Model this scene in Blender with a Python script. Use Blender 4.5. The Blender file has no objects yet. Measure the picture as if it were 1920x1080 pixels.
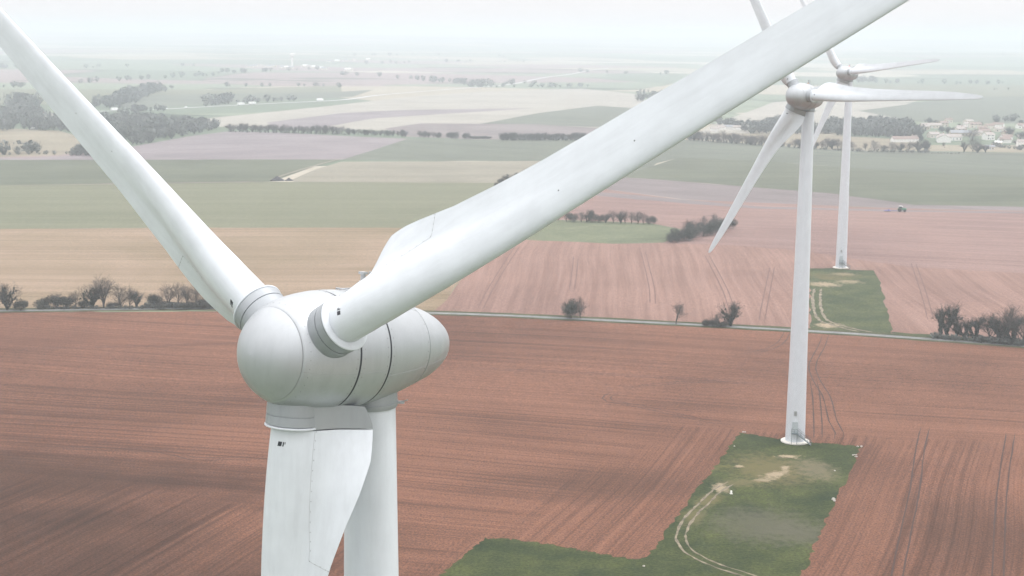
import bpy, bmesh, math, random
import numpy as np
from mathutils import Vector, Matrix
from mathutils.geometry import delaunay_2d_cdt
random.seed(7); rng = np.random.default_rng(7)
scn = bpy.context.scene
col = scn.collection
rad = math.radians

# ------------------------------------------------------------------ camera
CAMZ = 91.5
FPX, HOR, ROLL = 2850.0, 60.0, 0.5            # focal length and horizon in photo pixels (1920 wide)
pitch = math.atan2(540 - HOR, FPX); rl = rad(ROLL)
fw = Vector((0, math.cos(pitch), -math.sin(pitch)))
up0 = Vector((0, math.sin(pitch), math.cos(pitch))); rt0 = Vector((1, 0, 0))
rt = rt0 * math.cos(rl) + up0 * math.sin(rl); up = -rt0 * math.sin(rl) + up0 * math.cos(rl)
cd = bpy.data.cameras.new('camera'); cam = bpy.data.objects.new('camera', cd); col.objects.link(cam)
cd.sensor_width = 36; cd.lens = 36 * FPX / 1920; cd.clip_start = 0.5; cd.clip_end = 60000
M = Matrix((rt, up, -fw)).transposed().to_4x4(); M.translation = (0, 0, CAMZ)
cam.matrix_world = M; scn.camera = cam

# ------------------------------------------------------------------ light
world = bpy.data.worlds.new('World'); scn.world = world; world.use_nodes = True
wt = world.node_tree; wt.nodes.clear()
SUN_EL, SUN_AZ = 58, 66                        # azimuth from +Y (view direction) towards +X
sky = wt.nodes.new('ShaderNodeTexSky'); sky.sky_type = 'NISHITA'; sky.sun_disc = False
sky.sun_elevation = rad(SUN_EL); sky.sun_rotation = rad(SUN_AZ)
sky.air_density = 1.5; sky.dust_density = 4.0; sky.ozone_density = 1.0
hs = wt.nodes.new('ShaderNodeHueSaturation'); hs.inputs['Saturation'].default_value = 0.25
over = wt.nodes.new('ShaderNodeMixRGB'); over.inputs[0].default_value = 0.93
# an even overcast deck, brighter towards the zenith as real cloud decks are
stc = wt.nodes.new('ShaderNodeTexCoord'); ssz = wt.nodes.new('ShaderNodeSeparateXYZ'); wt.links.new(stc.outputs['Generated'], ssz.inputs[0])
smx = wt.nodes.new('ShaderNodeMath'); smx.operation = 'MAXIMUM'; smx.inputs[1].default_value = 0.0; wt.links.new(ssz.outputs['Z'], smx.inputs[0])
smm = wt.nodes.new('ShaderNodeMath'); smm.operation = 'MULTIPLY_ADD'; smm.inputs[1].default_value = 2.0; smm.inputs[2].default_value = 1.0; wt.links.new(smx.outputs[0], smm.inputs[0])
ssc = wt.nodes.new('ShaderNodeVectorMath'); ssc.operation = 'SCALE'; ssc.inputs[0].default_value = (9.9, 9.65, 9.7); wt.links.new(smm.outputs[0], ssc.inputs['Scale'])
wt.links.new(ssc.outputs[0], over.inputs[2])
bg = wt.nodes.new('ShaderNodeBackground'); bg.inputs['Strength'].default_value = 0.10
wo = wt.nodes.new('ShaderNodeOutputWorld')
wt.links.new(sky.outputs[0], hs.inputs['Color']); wt.links.new(hs.outputs[0], over.inputs[1])
wt.links.new(over.outputs[0], bg.inputs[0]); wt.links.new(bg.outputs[0], wo.inputs[0])
sd = bpy.data.lights.new('sun', 'SUN'); so = bpy.data.objects.new('sun', sd); col.objects.link(so)
sd.energy = 1.5; sd.angle = rad(10); sd.color = (1, 0.975, 0.94)
sdir = Vector((math.sin(rad(SUN_AZ)) * math.cos(rad(SUN_EL)), math.cos(rad(SUN_AZ)) * math.cos(rad(SUN_EL)), math.sin(rad(SUN_EL))))
so.rotation_euler = sdir.to_track_quat('Z', 'Y').to_euler()
scn.view_settings.view_transform = 'Standard'; scn.view_settings.look = 'None'
scn.view_settings.exposure = 0.0; scn.view_settings.gamma = 1.0; scn.view_settings.use_curve_mapping = False
cy = scn.cycles
cy.max_bounces = 5; cy.diffuse_bounces = 2; cy.glossy_bounces = 2; cy.volume_bounces = 2; cy.transmission_bounces = 2
cy.use_denoising = True; cy.denoising_prefilter = 'ACCURATE'; cy.use_adaptive_sampling = False

# ------------------------------------------------------------------ helpers
def nd(t, typ, **kw):
    n = t.nodes.new(typ)
    for k, v in kw.items(): setattr(n, k, v)
    return n
def new_mat(name, rough=0.8):
    m = bpy.data.materials.new(name); m.use_nodes = True
    t = m.node_tree; b = t.nodes['Principled BSDF']; b.inputs['Roughness'].default_value = rough
    return m, t, b
def noise(t, vec, scale, detail=4, rough=0.55, dist=0.0):
    n = nd(t, 'ShaderNodeTexNoise'); n.inputs['Scale'].default_value = scale; n.inputs['Detail'].default_value = detail
    n.inputs['Roughness'].default_value = rough; n.inputs['Distortion'].default_value = dist
    t.links.new(vec, n.inputs['Vector']); return n.outputs['Fac']
def ramp(t, fac, stops):
    r = nd(t, 'ShaderNodeValToRGB')
    e = r.color_ramp.elements
    while len(e) < len(stops): e.new(0.5)
    for i, (p, c) in enumerate(stops):
        e[i].position = p; e[i].color = (c[0], c[1], c[2], 1) if len(c) == 3 else c
    t.links.new(fac, r.inputs[0]); return r.outputs[0]
def g(v): return (v, v, v)
def mixc(t, fac, a, b, mode='MIX'):
    m = nd(t, 'ShaderNodeMixRGB', blend_type=mode)
    for i, x in ((0, fac), (1, a), (2, b)):
        if hasattr(x, 'links') or hasattr(x, 'is_output'): t.links.new(x, m.inputs[i])
        elif i == 0: m.inputs[0].default_value = x
        else: m.inputs[i].default_value = (x[0], x[1], x[2], 1)
    return m.outputs[0]
def mapping(t, vec, scale=(1, 1, 1), rot=0.0, loc=(0, 0, 0)):
    a = nd(t, 'ShaderNodeMapping'); a.inputs['Rotation'].default_value = (0, 0, rot)
    t.links.new(vec, a.inputs['Vector'])
    b = nd(t, 'ShaderNodeMapping'); b.inputs['Scale'].default_value = scale; b.inputs['Location'].default_value = loc
    t.links.new(a.outputs[0], b.inputs['Vector']); return b.outputs[0]
def plain(name, c, rough=0.6, var=0.12, scale=3.0, metal=0.0):
    m, t, b = new_mat(name, rough); b.inputs['Metallic'].default_value = metal
    p = nd(t, 'ShaderNodeTexCoord').outputs['Object']
    lo = tuple(x * (1 - var) for x in c); hi = tuple(min(x * (1 + var), 0.9) for x in c)
    t.links.new(ramp(t, noise(t, p, scale), [(0.3, lo), (0.7, hi)]), b.inputs['Base Color'])
    return m

def tag(o, label=None, cat=None, group=None, kind=None):
    if label: o['label'] = label
    if cat: o['category'] = cat
    if group: o['group'] = group
    if kind: o['kind'] = kind
    return o
def mesh(name, V, F, smooth=False):
    me = bpy.data.meshes.new(name)
    me.from_pydata([tuple(v) for v in V], [], [tuple(int(i) for i in f) for f in F])
    me.update()
    if smooth: me.shade_smooth()
    return me
def obj(name, me, mat=None, parent=None, loc=None):
    if mat is not None and len(me.materials) == 0: me.materials.append(mat)
    o = bpy.data.objects.new(name, me); col.objects.link(o)
    if parent is not None: o.parent = parent
    if loc is not None: o.location = loc
    return o
def empty(name, loc=(0, 0, 0), rz=0.0):
    o = bpy.data.objects.new(name, None); col.objects.link(o); o.location = loc; o.rotation_euler = (0, 0, rz); return o
def copy_tree(o, parent=None):
    c = o.copy(); col.objects.link(c); c.parent = parent
    for ch in o.children: copy_tree(ch, c)
    return c
class MB:
    def __init__(s): s.V = []; s.F = []
    def add(s, V, F):
        n = len(s.V); s.V += [tuple(v) for v in V]; s.F += [tuple(i + n for i in f) for f in F]
    def box(s, c, d, rz=0.0):
        x, y, z = d[0] / 2, d[1] / 2, d[2] / 2; R = Matrix.Rotation(rz, 3, 'Z'); c = Vector(c)
        V = [c + R @ Vector((sx * x, sy * y, sz * z)) for sx in (-1, 1) for sy in (-1, 1) for sz in (-1, 1)]
        s.add(V, [(0, 1, 3, 2), (4, 6, 7, 5), (0, 4, 5, 1), (2, 3, 7, 6), (0, 2, 6, 4), (1, 5, 7, 3)])
    def tube(s, pts, rads, n=8, cap=True):
        pts = [Vector(p) for p in pts]
        if not hasattr(rads, '__len__'): rads = [rads] * len(pts)
        V = []; F = []
        u = None
        for i, p in enumerate(pts):
            d = (pts[min(i + 1, len(pts) - 1)] - pts[max(i - 1, 0)]).normalized()
            if u is None:
                u = d.cross(Vector((0.31, 0.17, 0.93)));
                if u.length < 1e-3: u = d.cross(Vector((1, 0, 0)))
            u = (u - d * u.dot(d)).normalized(); w = d.cross(u)
            for k in range(n):
                a = 2 * math.pi * k / n; V.append(p + (u * math.cos(a) + w * math.sin(a)) * rads[i])
        for i in range(len(pts) - 1):
            for k in range(n):
                a = i * n + k; b = i * n + (k + 1) % n; F.append((a, b, b + n, a + n))
        if cap: F.append(tuple(range(n - 1, -1, -1))); F.append(tuple(range((len(pts) - 1) * n, len(pts) * n)))
        s.add(V, F)
    def build(s, name, smooth=False): return mesh(name, s.V, s.F, smooth)
def lathe(profile, n=64, axis='X', cap=False):
    """profile = [(axial, radius)]; revolve about the local X or Z axis"""
    V = []; F = []
    for a, r in profile:
        for k in range(n):
            t = 2 * math.pi * k / n
            V.append((a, r * math.cos(t), r * math.sin(t)) if axis == 'X' else (r * math.cos(t), r * math.sin(t), a))
    for i in range(len(profile) - 1):
        for k in range(n):
            p = i * n + k; q = i * n + (k + 1) % n; F.append((p, q, q + n, p + n))
    if cap: F.append(tuple(range(n))); F.append(tuple(range((len(profile) - 1) * n, len(profile) * n)))
    return V, F

# ------------------------------------------------------------------ terrain
def sst(a, b, x):
    t = np.clip((x - a) / (b - a), 0, 1); return t * t * (3 - 2 * t)
_ph = rng.uniform(0, 6.28, 12); _dr = rng.uniform(0, math.pi, 12)
def G(x, y):
    x = np.asarray(x, float); y = np.asarray(y, float); r = np.hypot(x, y)
    z = -1.6 * sst(330, 660, y) - 4.0 * sst(760, 1500, r)
    w = 0
    for i in range(5):
        L = 520 + 210 * i
        w = w + np.sin((x * math.cos(_dr[i]) + y * math.sin(_dr[i])) * 6.283 / L + _ph[i])
    z = z + w * 0.55 * sst(850, 1500, r)
    w = 0
    for i in range(5, 12):
        L = 1700 + 900 * (i - 5)
        w = w + np.sin((x * math.cos(_dr[i]) + y * math.sin(_dr[i])) * 6.283 / L + _ph[i])
    z = z + w * 1.1 * sst(1500, 4000, r) + w * 2.2 * sst(4500, 9000, r) + 52 * sst(5500, 15000, r)
    return z
def px_dir(u, v): return fw + rt * ((u - 960) / FPX) - up * ((v - 540) / FPX)
def at(u, v, dz=0.0):
    """the point of the terrain that the photograph shows at pixel (u, v)"""
    d = px_dir(u, v); z = 0.0
    for _ in range(60):
        t = (CAMZ - z) / max(-d.z, 1e-4); z = 0.5 * z + 0.5 * float(G(d.x * t, d.y * t))
    return Vector((d.x * t, d.y * t, float(G(d.x * t, d.y * t)) + dz))
def ppm(p):  # photo pixels per metre at p
    return FPX / (Vector(p) - Vector((0, 0, CAMZ))).dot(fw)

# ------------------------------------------------------------------ ground materials
def field_mat(name, c1, c2, ang, row=2.5, stretch=0.02, contrast=1.0, mott=0.35, grain=0.30, tint=None, bump=0.3):
    m, t, b = new_mat(name, 0.95); b.inputs['Specular IOR Level'].default_value = 0.1
    P = nd(t, 'ShaderNodeNewGeometry').outputs['Position']
    wob = nd(t, 'ShaderNodeVectorMath', operation='SCALE'); wob.inputs['Scale'].default_value = 14
    nz = nd(t, 'ShaderNodeTexNoise'); nz.inputs['Scale'].default_value = 0.006; nz.inputs['Detail'].default_value = 1
    t.links.new(P, nz.inputs['Vector']); t.links.new(nz.outputs['Color'], wob.inputs[0])
    ad = nd(t, 'ShaderNodeVectorMath', operation='ADD'); t.links.new(P, ad.inputs[0]); t.links.new(wob.outputs[0], ad.inputs[1])
    Q = ad.outputs[0]
    r1 = noise(t, mapping(t, Q, (stretch / row, 1 / row, 0.01), -ang), 1.0, 5, 0.72)
    r2 = noise(t, mapping(t, Q, (stretch / row / 6, 1 / row / 6, 0.01), -ang, (3.1, 1.7, 0)), 1.0, 3, 0.6)
    big = noise(t, P, 0.011, 4, 0.6, 0.4)
    cl = noise(t, P, 1.5, 4, 0.85)
    s = nd(t, 'ShaderNodeMath', operation='MULTIPLY_ADD'); t.links.new(r2, s.inputs[0]); s.inputs[1].default_value = 0.35
    h = nd(t, 'ShaderNodeMath', operation='MULTIPLY'); t.links.new(r1, h.inputs[0]); h.inputs[1].default_value = 0.65
    t.links.new(h.outputs[0], s.inputs[2])
    w = 0.075 / contrast
    base = ramp(t, s.outputs[0], [(max(0.5 - w, 0), c1), (min(0.5 + w, 1), c2)])
    base = mixc(t, mott, base, ramp(t, big, [(0.32, tint or tuple(x * 0.62 for x in c1)), (0.6, c2)]))
    base = mixc(t, 1.0, base, ramp(t, cl, [(0.3, g(1 - grain * 1.6)), (0.7, g(1 + grain))]), 'MULTIPLY')
    t.links.new(base, b.inputs['Base Color'])
    bp = nd(t, 'ShaderNodeBump'); bp.inputs['Strength'].default_value = bump; bp.inputs['Distance'].default_value = 0.35
    sm = nd(t, 'ShaderNodeMath', operation='ADD'); t.links.new(r1, sm.inputs[0]); t.links.new(cl, sm.inputs[1])
    t.links.new(sm.outputs[0], bp.inputs['Height']); t.links.new(bp.outputs[0], b.inputs['Normal'])
    return m
def pdir(a, b):
    A, B = at(*a), at(*b); return math.atan2(B.y - A.y, B.x - A.x)
RED1, RED2 = (0.090, 0.041, 0.026), (0.192, 0.090, 0.058)
a_main = pdir((850, 735), (1300, 765))
MAT = {}
def near_soil():
    m, t, b = new_mat('red ploughed soil', 0.95); b.inputs['Specular IOR Level'].default_value = 0.1
    P = nd(t, 'ShaderNodeNewGeometry').outputs['Position']
    wob = nd(t, 'ShaderNodeVectorMath', operation='SCALE'); wob.inputs['Scale'].default_value = 12
    nz = nd(t, 'ShaderNodeTexNoise'); nz.inputs['Scale'].default_value = 0.007; nz.inputs['Detail'].default_value = 1
    t.links.new(P, nz.inputs['Vector']); t.links.new(nz.outputs['Color'], wob.inputs[0])
    ad = nd(t, 'ShaderNodeVectorMath', operation='ADD'); t.links.new(P, ad.inputs[0]); t.links.new(wob.outputs[0], ad.inputs[1]); Q = ad.outputs[0]
    jit = noise(t, P, 0.03, 3, 0.7)
    def rows(ang, row, seed):
        r1 = noise(t, mapping(t, Q, (0.007 / row, 1.5 / row, 0.01), -ang, (seed, seed * 2, 0)), 1.0, 5, 0.82)
        r2 = noise(t, mapping(t, Q, (0.012 / row / 5, 1 / row / 5, 0.01), -ang, (seed + 3.1, 1.7, 0)), 1.0, 3, 0.6)
        s_ = nd(t, 'ShaderNodeMath', operation='MULTIPLY_ADD'); t.links.new(r2, s_.inputs[0]); s_.inputs[1].default_value = 0.26
        h_ = nd(t, 'ShaderNodeMath', operation='MULTIPLY'); t.links.new(r1, h_.inputs[0]); h_.inputs[1].default_value = 0.74
        t.links.new(h_.outputs[0], s_.inputs[2]); return s_.outputs[0]
    def half(a, b_, side, soft=9, jam=34):
        A, B = at(*a), at(*b_); n = Vector((-(B.y - A.y), B.x - A.x)).normalized(); S = at(*side)
        if n.x * (S.x - A.x) + n.y * (S.y - A.y) < 0: n = -n
        d = nd(t, 'ShaderNodeVectorMath', operation='DOT_PRODUCT'); t.links.new(P, d.inputs[0]); d.inputs[1].default_value = (n.x, n.y, 0)
        q = nd(t, 'ShaderNodeMath', operation='MULTIPLY_ADD'); t.links.new(jit, q.inputs[0]); q.inputs[1].default_value = jam; t.links.new(d.outputs['Value'], q.inputs[2])
        r_ = nd(t, 'ShaderNodeMapRange', interpolation_type='SMOOTHSTEP'); c0 = n.x * A.x + n.y * A.y + jam / 2
        r_.inputs['From Min'].default_value = c0 - soft; r_.inputs['From Max'].default_value = c0 + soft; t.links.new(q.outputs[0], r_.inputs['Value']); return r_.outputs[0]
    def both(a, b_):
        q = nd(t, 'ShaderNodeMath', operation='MULTIPLY'); t.links.new(a, q.inputs[0]); t.links.new(b_, q.inputs[1]); return q.outputs[0]
    v = rows(a_main, 2.2, 0.0)
    v = mixc(t, both(half((0, 885), (740, 985), (200, 1060)), half((760, 960), (680, 1150), (300, 1000))), v, rows(pdir((60, 1060), (480, 850)), 2.0, 5.0))
    v = mixc(t, both(half((1310, 790), (800, 1060), (1200, 980)), half((1200, 788), (1420, 806), (1300, 900), 4, 14)), v, rows(pdir((1240, 1020), (1388, 812)), 2.2, 9.0))
    v = mixc(t, both(half((1610, 835), (1500, 1080), (1800, 950), 4, 8), half((1600, 838), (2000, 818), (1800, 950), 5, 22)), v, rows(pdir((1640, 1040), (1720, 840)), 2.2, 13.0))
    w = 0.102
    c = ramp(t, v, [(0.5 - w * 1.9, tuple(x * 0.7 for x in RED1)), (0.5 - w * 0.9, RED1), (0.5, tuple((x + y) / 2 for x, y in zip(RED1, RED2))), (0.5 + w * 1.3, RED2)])
    big = noise(t, P, 0.012, 4, 0.6, 0.4)
    c = mixc(t, 1.0, c, ramp(t, big, [(0.3, (0.70, 0.68, 0.68)), (0.5, g(1.0)), (0.7, (1.16, 1.17, 1.17))]), 'MULTIPLY')
    # damp soil patches; those towards the lower view corners also paint in lens vignetting
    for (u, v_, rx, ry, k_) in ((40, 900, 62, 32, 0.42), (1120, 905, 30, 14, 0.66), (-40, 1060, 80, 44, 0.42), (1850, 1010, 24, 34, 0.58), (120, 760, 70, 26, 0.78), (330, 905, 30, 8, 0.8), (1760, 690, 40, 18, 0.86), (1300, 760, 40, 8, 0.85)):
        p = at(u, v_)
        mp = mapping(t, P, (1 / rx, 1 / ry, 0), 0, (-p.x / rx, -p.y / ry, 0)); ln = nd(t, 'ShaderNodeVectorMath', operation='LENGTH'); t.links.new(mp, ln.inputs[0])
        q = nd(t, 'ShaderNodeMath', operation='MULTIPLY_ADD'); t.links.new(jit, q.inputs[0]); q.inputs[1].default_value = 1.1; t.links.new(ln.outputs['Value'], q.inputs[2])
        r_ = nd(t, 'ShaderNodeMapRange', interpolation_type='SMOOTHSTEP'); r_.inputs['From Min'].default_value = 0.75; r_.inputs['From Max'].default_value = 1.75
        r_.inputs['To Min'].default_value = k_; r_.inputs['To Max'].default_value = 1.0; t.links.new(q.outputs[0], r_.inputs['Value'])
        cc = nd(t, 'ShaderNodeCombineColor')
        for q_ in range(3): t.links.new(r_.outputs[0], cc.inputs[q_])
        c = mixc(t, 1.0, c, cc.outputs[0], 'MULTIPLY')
    cl = noise(t, P, 2.2, 3, 0.85)
    c = mixc(t, 1.0, c, ramp(t, cl, [(0.3, g(0.3)), (0.7, g(1.7))]), 'MULTIPLY')
    gr = noise(t, P, 0.5, 3, 0.8)
    c = mixc(t, 1.0, c, ramp(t, gr, [(0.25, (0.86, 0.88, 0.88)), (0.75, (1.14, 1.11, 1.08))]), 'MULTIPLY')
    t.links.new(c, b.inputs['Base Color'])
    bp = nd(t, 'ShaderNodeBump'); bp.inputs['Strength'].default_value = 0.35; bp.inputs['Distance'].default_value = 0.35
    sm = nd(t, 'ShaderNodeMath', operation='ADD'); t.links.new(v, sm.inputs[0]); t.links.new(cl, sm.inputs[1])
    t.links.new(sm.outputs[0], bp.inputs['Height']); t.links.new(bp.outputs[0], b.inputs['Normal'])
    return m
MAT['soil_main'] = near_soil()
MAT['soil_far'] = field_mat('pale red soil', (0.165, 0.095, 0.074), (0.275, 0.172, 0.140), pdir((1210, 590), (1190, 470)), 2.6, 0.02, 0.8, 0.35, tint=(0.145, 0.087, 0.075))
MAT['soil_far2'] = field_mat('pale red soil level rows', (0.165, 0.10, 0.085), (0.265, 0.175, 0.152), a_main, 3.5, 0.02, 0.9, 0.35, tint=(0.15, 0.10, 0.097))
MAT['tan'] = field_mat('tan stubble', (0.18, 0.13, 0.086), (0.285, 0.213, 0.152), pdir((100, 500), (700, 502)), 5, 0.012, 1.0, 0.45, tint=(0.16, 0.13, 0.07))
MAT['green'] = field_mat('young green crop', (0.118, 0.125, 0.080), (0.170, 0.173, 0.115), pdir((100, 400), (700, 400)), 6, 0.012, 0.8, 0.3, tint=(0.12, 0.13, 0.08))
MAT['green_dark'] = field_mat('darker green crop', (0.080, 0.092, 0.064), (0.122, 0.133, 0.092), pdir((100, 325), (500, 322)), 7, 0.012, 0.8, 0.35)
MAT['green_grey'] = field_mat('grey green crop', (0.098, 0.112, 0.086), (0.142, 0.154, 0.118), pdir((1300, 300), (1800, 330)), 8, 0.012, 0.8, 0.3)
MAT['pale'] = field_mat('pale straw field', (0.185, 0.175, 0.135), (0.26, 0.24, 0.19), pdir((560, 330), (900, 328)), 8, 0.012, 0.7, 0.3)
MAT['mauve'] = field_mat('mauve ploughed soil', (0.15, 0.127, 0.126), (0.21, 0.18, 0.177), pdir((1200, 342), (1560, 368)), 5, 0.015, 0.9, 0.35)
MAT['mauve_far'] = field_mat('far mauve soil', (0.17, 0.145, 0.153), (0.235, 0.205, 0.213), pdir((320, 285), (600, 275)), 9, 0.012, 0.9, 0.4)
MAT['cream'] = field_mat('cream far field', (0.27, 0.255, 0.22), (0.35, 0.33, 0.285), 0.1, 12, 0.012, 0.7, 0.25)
MAT['meadow'] = field_mat('rough meadow', (0.085, 0.105, 0.062), (0.15, 0.165, 0.10), 0.4, 3, 0.4, 1.0, 0.4)
MAT['straw_green'] = field_mat('left tan field', (0.20, 0.175, 0.128), (0.28, 0.245, 0.18), 0.2, 9, 0.015, 0.9, 0.4)
# grass pads with worn patches
def grass_mat(name, spots, dark=(0.017, 0.028, 0.010), light=(0.060, 0.070, 0.021), bare=(0.42, 0.35, 0.25)):
    m, t, b = new_mat(name, 0.95); b.inputs['Specular IOR Level'].default_value = 0.1
    P = nd(t, 'ShaderNodeNewGeometry').outputs['Position']
    c = ramp(t, noise(t, P, 0.09, 5, 0.65), [(0.32, dark), (0.52, tuple((x + y) / 2 for x, y in zip(dark, light))), (0.68, light)])
    fine = noise(t, P, 1.6, 4, 0.8)
    c = mixc(t, 1.0, c, ramp(t, fine, [(0.3, g(0.35)), (0.7, g(1.65))]), 'MULTIPLY')
    edge = noise(t, P, 0.55, 5, 0.75)
    for (cx, cyy, rx, ry, ang, col_, amt) in spots:
        v = mapping(t, P, (1 / rx, 1 / ry, 0.0), -ang)
        # centre is moved in rotated, scaled space
        ca, sa = math.cos(-ang), math.sin(-ang)
        v.node.inputs['Location'].default_value = (-(cx * ca - cyy * sa) / rx, -(cx * sa + cyy * ca) / ry, 0)
        ln = nd(t, 'ShaderNodeVectorMath', operation='LENGTH'); t.links.new(v, ln.inputs[0])
        mm = nd(t, 'ShaderNodeMath', operation='MULTIPLY_ADD'); t.links.new(edge, mm.inputs[0]); mm.inputs[1].default_value = 2.2
        t.links.new(ln.outputs['Value'], mm.inputs[2])
        k = ramp(t, mm.outputs[0], [(0.0, g(amt)), (0.9, g(amt)), (1.0, g(0))])
        # shift: fac in 0..~2 -> 0..1
        dv = nd(t, 'ShaderNodeMath', operation='MULTIPLY'); t.links.new(mm.outputs[0], dv.inputs[0]); dv.inputs[1].default_value = 0.5
        t.links.new(dv.outputs[0], k.node.inputs[0])
        k.node.color_ramp.elements[1].position = 0.72; k.node.color_ramp.elements[2].position = 1.0
        c = mixc(t, k, c, col_ or bare)
    t.links.new(c, b.inputs['Base Color'])
    bp = nd(t, 'ShaderNodeBump'); bp.inputs['Strength'].default_value = 0.5; bp.inputs['Distance'].default_value = 0.3
    t.links.new(fine, bp.inputs['Height']); t.links.new(bp.outputs[0], b.inputs['Normal'])
    return m
def spot(u, v, rx, ry, ang=0.0, c=None, amt=0.8):
    p = at(u, v); return (p.x, p.y, rx, ry, ang, c, amt)
DRY = (0.12, 0.10, 0.045); BARE = (0.30, 0.24, 0.165); GREY = (0.085, 0.08, 0.055)
MAT['grass_pad'] = grass_mat('pad grass', [spot(1445, 880, 12, 17, 0.2, DRY, 0.75), spot(1530, 880, 6, 12, 0.1, (0.14, 0.12, 0.075), 0.7),
    spot(1478, 856, 3.4, 1.6, 0, BARE, 0.95), spot(1455, 890, 2.6, 5.2, -0.75, BARE, 0.8), spot(1472, 878, 1.3, 2.6, -0.2, BARE, 0.8), spot(1430, 900, 3, 1.6, 0, BARE, 0.7),
    spot(1385, 874, 1.3, 1.5, 0, BARE, 0.8), spot(1390, 905, 7, 4, 0, (0.13, 0.11, 0.055), 0.6), spot(1352, 915, 2.4, 4.5, 0, BARE, 0.85), spot(1330, 938, 3.2, 7, -0.5, DRY, 0.7), spot(1300, 968, 3, 8, -0.3, DRY, 0.6),
    spot(1430, 985, 14, 15, 0.3, GREY, 0.7), spot(1500, 1000, 8, 9, 0.3, GREY, 0.6), spot(1330, 880, 3, 9, -0.9, (0.13, 0.12, 0.04), 0.5)])
MAT['grass_pad_far'] = grass_mat('far pad grass', [spot(1582, 514, 7, 5, 0, BARE, 0.65), spot(1592, 528, 7, 6, 0, BARE, 0.6), spot(1545, 533, 8, 8, 0, BARE, 0.85), spot(1555, 522, 7, 6, 0, DRY, 0.7),
    spot(1553, 610, 6, 6, 0, BARE, 0.95), spot(1560, 517, 18, 9, 0, DRY, 0.5)], dark=(0.032, 0.046, 0.020), light=(0.075, 0.085, 0.037))
MAT['verge'] = grass_mat('verge grass', [], dark=(0.035, 0.042, 0.02), light=(0.085, 0.085, 0.042))
def far_patchwork():
    m, t, b = new_mat('distant patchwork of fields', 0.95); b.inputs['Specular IOR Level'].default_value = 0.05
    P = nd(t, 'ShaderNodeNewGeometry').outputs['Position']
    wob = nd(t, 'ShaderNodeTexNoise'); wob.inputs['Scale'].default_value = 0.0016; t.links.new(P, wob.inputs['Vector'])
    sc = nd(t, 'ShaderNodeVectorMath', operation='SCALE'); sc.inputs['Scale'].default_value = 260; t.links.new(wob.outputs['Color'], sc.inputs[0])
    ad = nd(t, 'ShaderNodeVectorMath', operation='ADD'); t.links.new(P, ad.inputs[0]); t.links.new(sc.outputs[0], ad.inputs[1])
    v = nd(t, 'ShaderNodeTexVoronoi', feature='F1'); v.inputs['Scale'].default_value = 1.0
    t.links.new(mapping(t, ad.outputs[0], (1 / 620, 1 / 460, 0), 0.35), v.inputs['Vector'])
    sp = nd(t, 'ShaderNodeSeparateColor'); t.links.new(v.outputs['Color'], sp.inputs[0])
    c = ramp(t, sp.outputs[0], [(0, (0.12, 0.15, 0.105)), (0.22, (0.17, 0.20, 0.14)), (0.42, (0.29, 0.26, 0.20)), (0.6, (0.15, 0.18, 0.125)), (0.75, (0.34, 0.31, 0.255)), (0.88, (0.22, 0.17, 0.165)), (1.0, (0.19, 0.215, 0.15))])
    c.node.color_ramp.interpolation = 'CONSTANT'
    e = nd(t, 'ShaderNodeTexVoronoi', feature='DISTANCE_TO_EDGE'); e.inputs['Scale'].default_value = 1.0
    t.links.new(mapping(t, ad.outputs[0], (1 / 620, 1 / 460, 0), 0.35), e.inputs['Vector'])
    hedge = noise(t, P, 0.006, 2)
    k = ramp(t, e.outputs['Distance'], [(0.0, g(0.8)), (0.012, g(0.0))])
    hk = mixc(t, 1.0, k, ramp(t, hedge, [(0.48, g(0)), (0.53, g(1))]), 'MULTIPLY')
    c = mixc(t, hk, c, (0.05, 0.065, 0.045))
    wd = noise(t, mapping(t, P, (0.0016, 0.0034, 0), 0.2), 1.0, 5, 0.6)
    c = mixc(t, ramp(t, wd, [(0.60, g(0)), (0.62, g(0.85))]), c, (0.055, 0.07, 0.05))
    c = mixc(t, 1.0, c, ramp(t, noise(t, P, 0.03, 5, 0.7), [(0.3, g(0.88)), (0.7, g(1.1))]), 'MULTIPLY')
    t.links.new(c, b.inputs['Base Color']); return m
MAT['patchwork'] = far_patchwork()

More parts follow.
